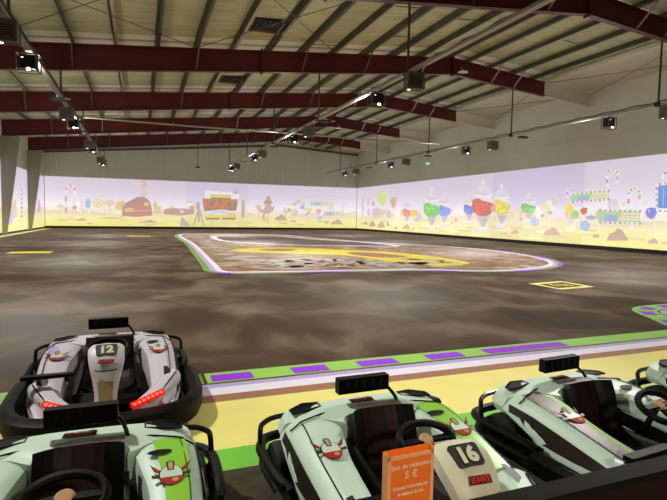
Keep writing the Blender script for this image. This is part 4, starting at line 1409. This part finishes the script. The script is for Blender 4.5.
def make_kart(loc, rz, num, label, green=(), lav=False, brown_cast=False):
    r = empty('go_kart', (loc[0], loc[1], 0), rz)
    tag(r, label, 'kart', 'parked electric karts')
    P = lambda n, fn, *a, parent=r: link(n, K(n, fn, *a), parent)
    P('chassis_tray', tray)
    fb = P('front_bumper', front_bumper); P('reflector', reflectors, parent=fb)
    P('rear_bumper', rear_bar)
    for s in (-1, 1):
        P('side_guard', side_guard, s); P('rear_hoop', rear_hoop, s)
        pd = P('side_pod', side_pod, s)
        P('emblem', emblem, s, parent=pd)
        P('outer_stripe', outer_band, s, parent=pd); P('vent', vent_mesh, s, parent=pd); P('crease', crease, s, parent=pd); P('panel_seam', seam, s, parent=pd)
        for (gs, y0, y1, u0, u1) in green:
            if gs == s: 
                g = P('green_cast_patch', pod_patch, s, y0, y1, u0, u1, M_GREEN, parent=pd); g['label'] = 'bright green projector cast painted on'
        if brown_cast and s == -1:
            g = P('brown_cast_patch', pod_patch, s, .30, -.66, .34, 1.0, M_BROWNL, parent=pd); g['label'] = 'dull brown projector cast painted over the outer half'
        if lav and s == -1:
            g = P('violet_cast_patch', pod_patch, s, .16, -.02, .62, .96, M_LAV, parent=pd); g['label'] = 'pale violet projector cast painted on'
        f = P('front_fairing', fairing, s); P('fairing_seam', fairing_seam, s, parent=f)
        h = P('light_bar', lamp, s, parent=f); h['label'] = 'glowing red light bar'
        if s == -1: P('front_bar', front_bar, s)
        else: P('handle_hole', handle_hole, s, parent=pd)
        for (y, rad) in ((.40, .145), (-.45, .125)):
            w = P('wheel', tyre, s, rad); w.location = (s * (.54 if y > 0 else .50), y, rad + .002)
            P('hubcap', hubcap, s, rad, parent=w)
    sh = P('rear_shell', rear_shell); P('brown_stripe', stripe, parent=sh); P('shell_logo', shell_logo, parent=sh)
    for s in (-1, 1): P('air_intake', intake, s, parent=sh)
    P('seat', seat)
    w = P('steering_wheel', wheel_rim); P('wheel_hub', wheel_hub, parent=w)
    n = P('nose_hood', hood)
    pl = P('number_plate', number_plate, num, parent=n); pl['label'] = f'dark plate with pale number {num}' if num else 'dark plate'
    P('hood_logo', hood_logo, parent=n); P('pinstripe', hood_pinstripe, parent=n); P('nose_notch', hood_notch, parent=n)
    if lav: P('tan_cast', tan_cast, parent=n)
    if lav:
        for c in list(r.children):
            if c.name.split('.')[0] in ('side_pod', 'rear_shell', 'front_fairing', 'nose_hood'):
                c.material_slots[0].link = 'OBJECT'; c.material_slots[0].material = M_WHITE2
    sb = P('sensor_box', sensor_box); P('pole', box_pole, parent=sb)
    return r


R = math.radians
make_kart((-.27, 4.97), R(1), '12', 'white kart numbered 12 out on the yellow painted projection, red light bars lit', lav=True)
make_kart((-.29, 2.56), R(-1), '', 'white kart in the row, green cast painted in, directly in front of kart 12', green=((1, .28, -.52, .30, 1.0),))
make_kart((1.385, 2.545), R(1), '16', 'white kart numbered 16, green cast painted in, behind the orange card', green=((1, .30, -.36, .16, 1.0),))
make_kart((3.035, 2.49), R(4), '', 'white kart in the row, brown cast painted in, right of kart 16', green=((-1, .22, -.66, .10, .32),), brown_cast=True)
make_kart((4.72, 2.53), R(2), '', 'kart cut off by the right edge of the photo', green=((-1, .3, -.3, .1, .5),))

# ------------------------------------------------------------------ barrier and card
b = empty('barrier', (1.5, 1.315, 0))
MB().box((0, 0, .733), (7.0, .085, .03), M_BAR).build('top_rail', b, smooth=0)
MB().box((0, -.01, .40), (7.0, .05, .63), M_BARF).build('panel', b, smooth=0)
for x in (-3.3, -1.1, 1.1, 3.3): MB().box((x, -.02, .359), (.08, .1, .718), M_BAR).build('post', b, smooth=0)
tag(b, 'low dark barrier with oxblood panel along the front of the kart row', 'barrier')

hx, hy, hz = .768, 1.312, .7485
h = empty('card_holder', (hx, hy, hz), R(2))
W, H = .166, .238
MB().box((0, -.012, H / 2 - .004), (W, .003, H - .008), M_ORANGE).build('front_card', h, smooth=0)
MB().box((0, .012, H / 2), (W, .003, H), M_ORANGE).build('back_card', h, smooth=0)
fr = MB()
for s in (-1, 1): fr.box((s * (W / 2 - .006), -.0145, H / 2 - .004), (.012, .0015, H - .008), M_ORANGL)
fr.box((0, -.0145, H - .014), (W, .0015, .012), M_ORANGL)
for s in (-1, 1): fr.box((s * W / 2, 0, H / 2), (.003, .026, H), M_ORANGL)
fr.build('card_border', h, smooth=0)
MB().box((0, 0, .004), (W + .01, .05, .008), M_BAR).build('stand_foot', h, smooth=0)
for nm, rows in (('heading_lettering', (('Bon de réduction', .194, .020),)), ('price_lettering', (('5 €', .165, .032),)), ('small_lettering', (('Donnez votre avis sur', .128, .0140), ('la session de jeu', .108, .0140)))):
    tx = MB()
    for s, z, sz in rows: add_text(tx, s, sz, M_ORTXT, (0, -.0162, z), (1, 0, 0), (0, 0, 1), 0, .0008)
    tx.build(nm, h, smooth=0, recalc=False)
tag(h, 'upright orange card holder with pale lettering and 5 €, on the barrier', 'card')

# ------------------------------------------------------------------ world
w = bpy.data.worlds.new('world'); SC.world = w; w.use_nodes = True
w.node_tree.nodes['Background'].inputs['Color'].default_value = (.02, .02, .02, 1)
w.node_tree.nodes['Background'].inputs['Strength'].default_value = 0.2
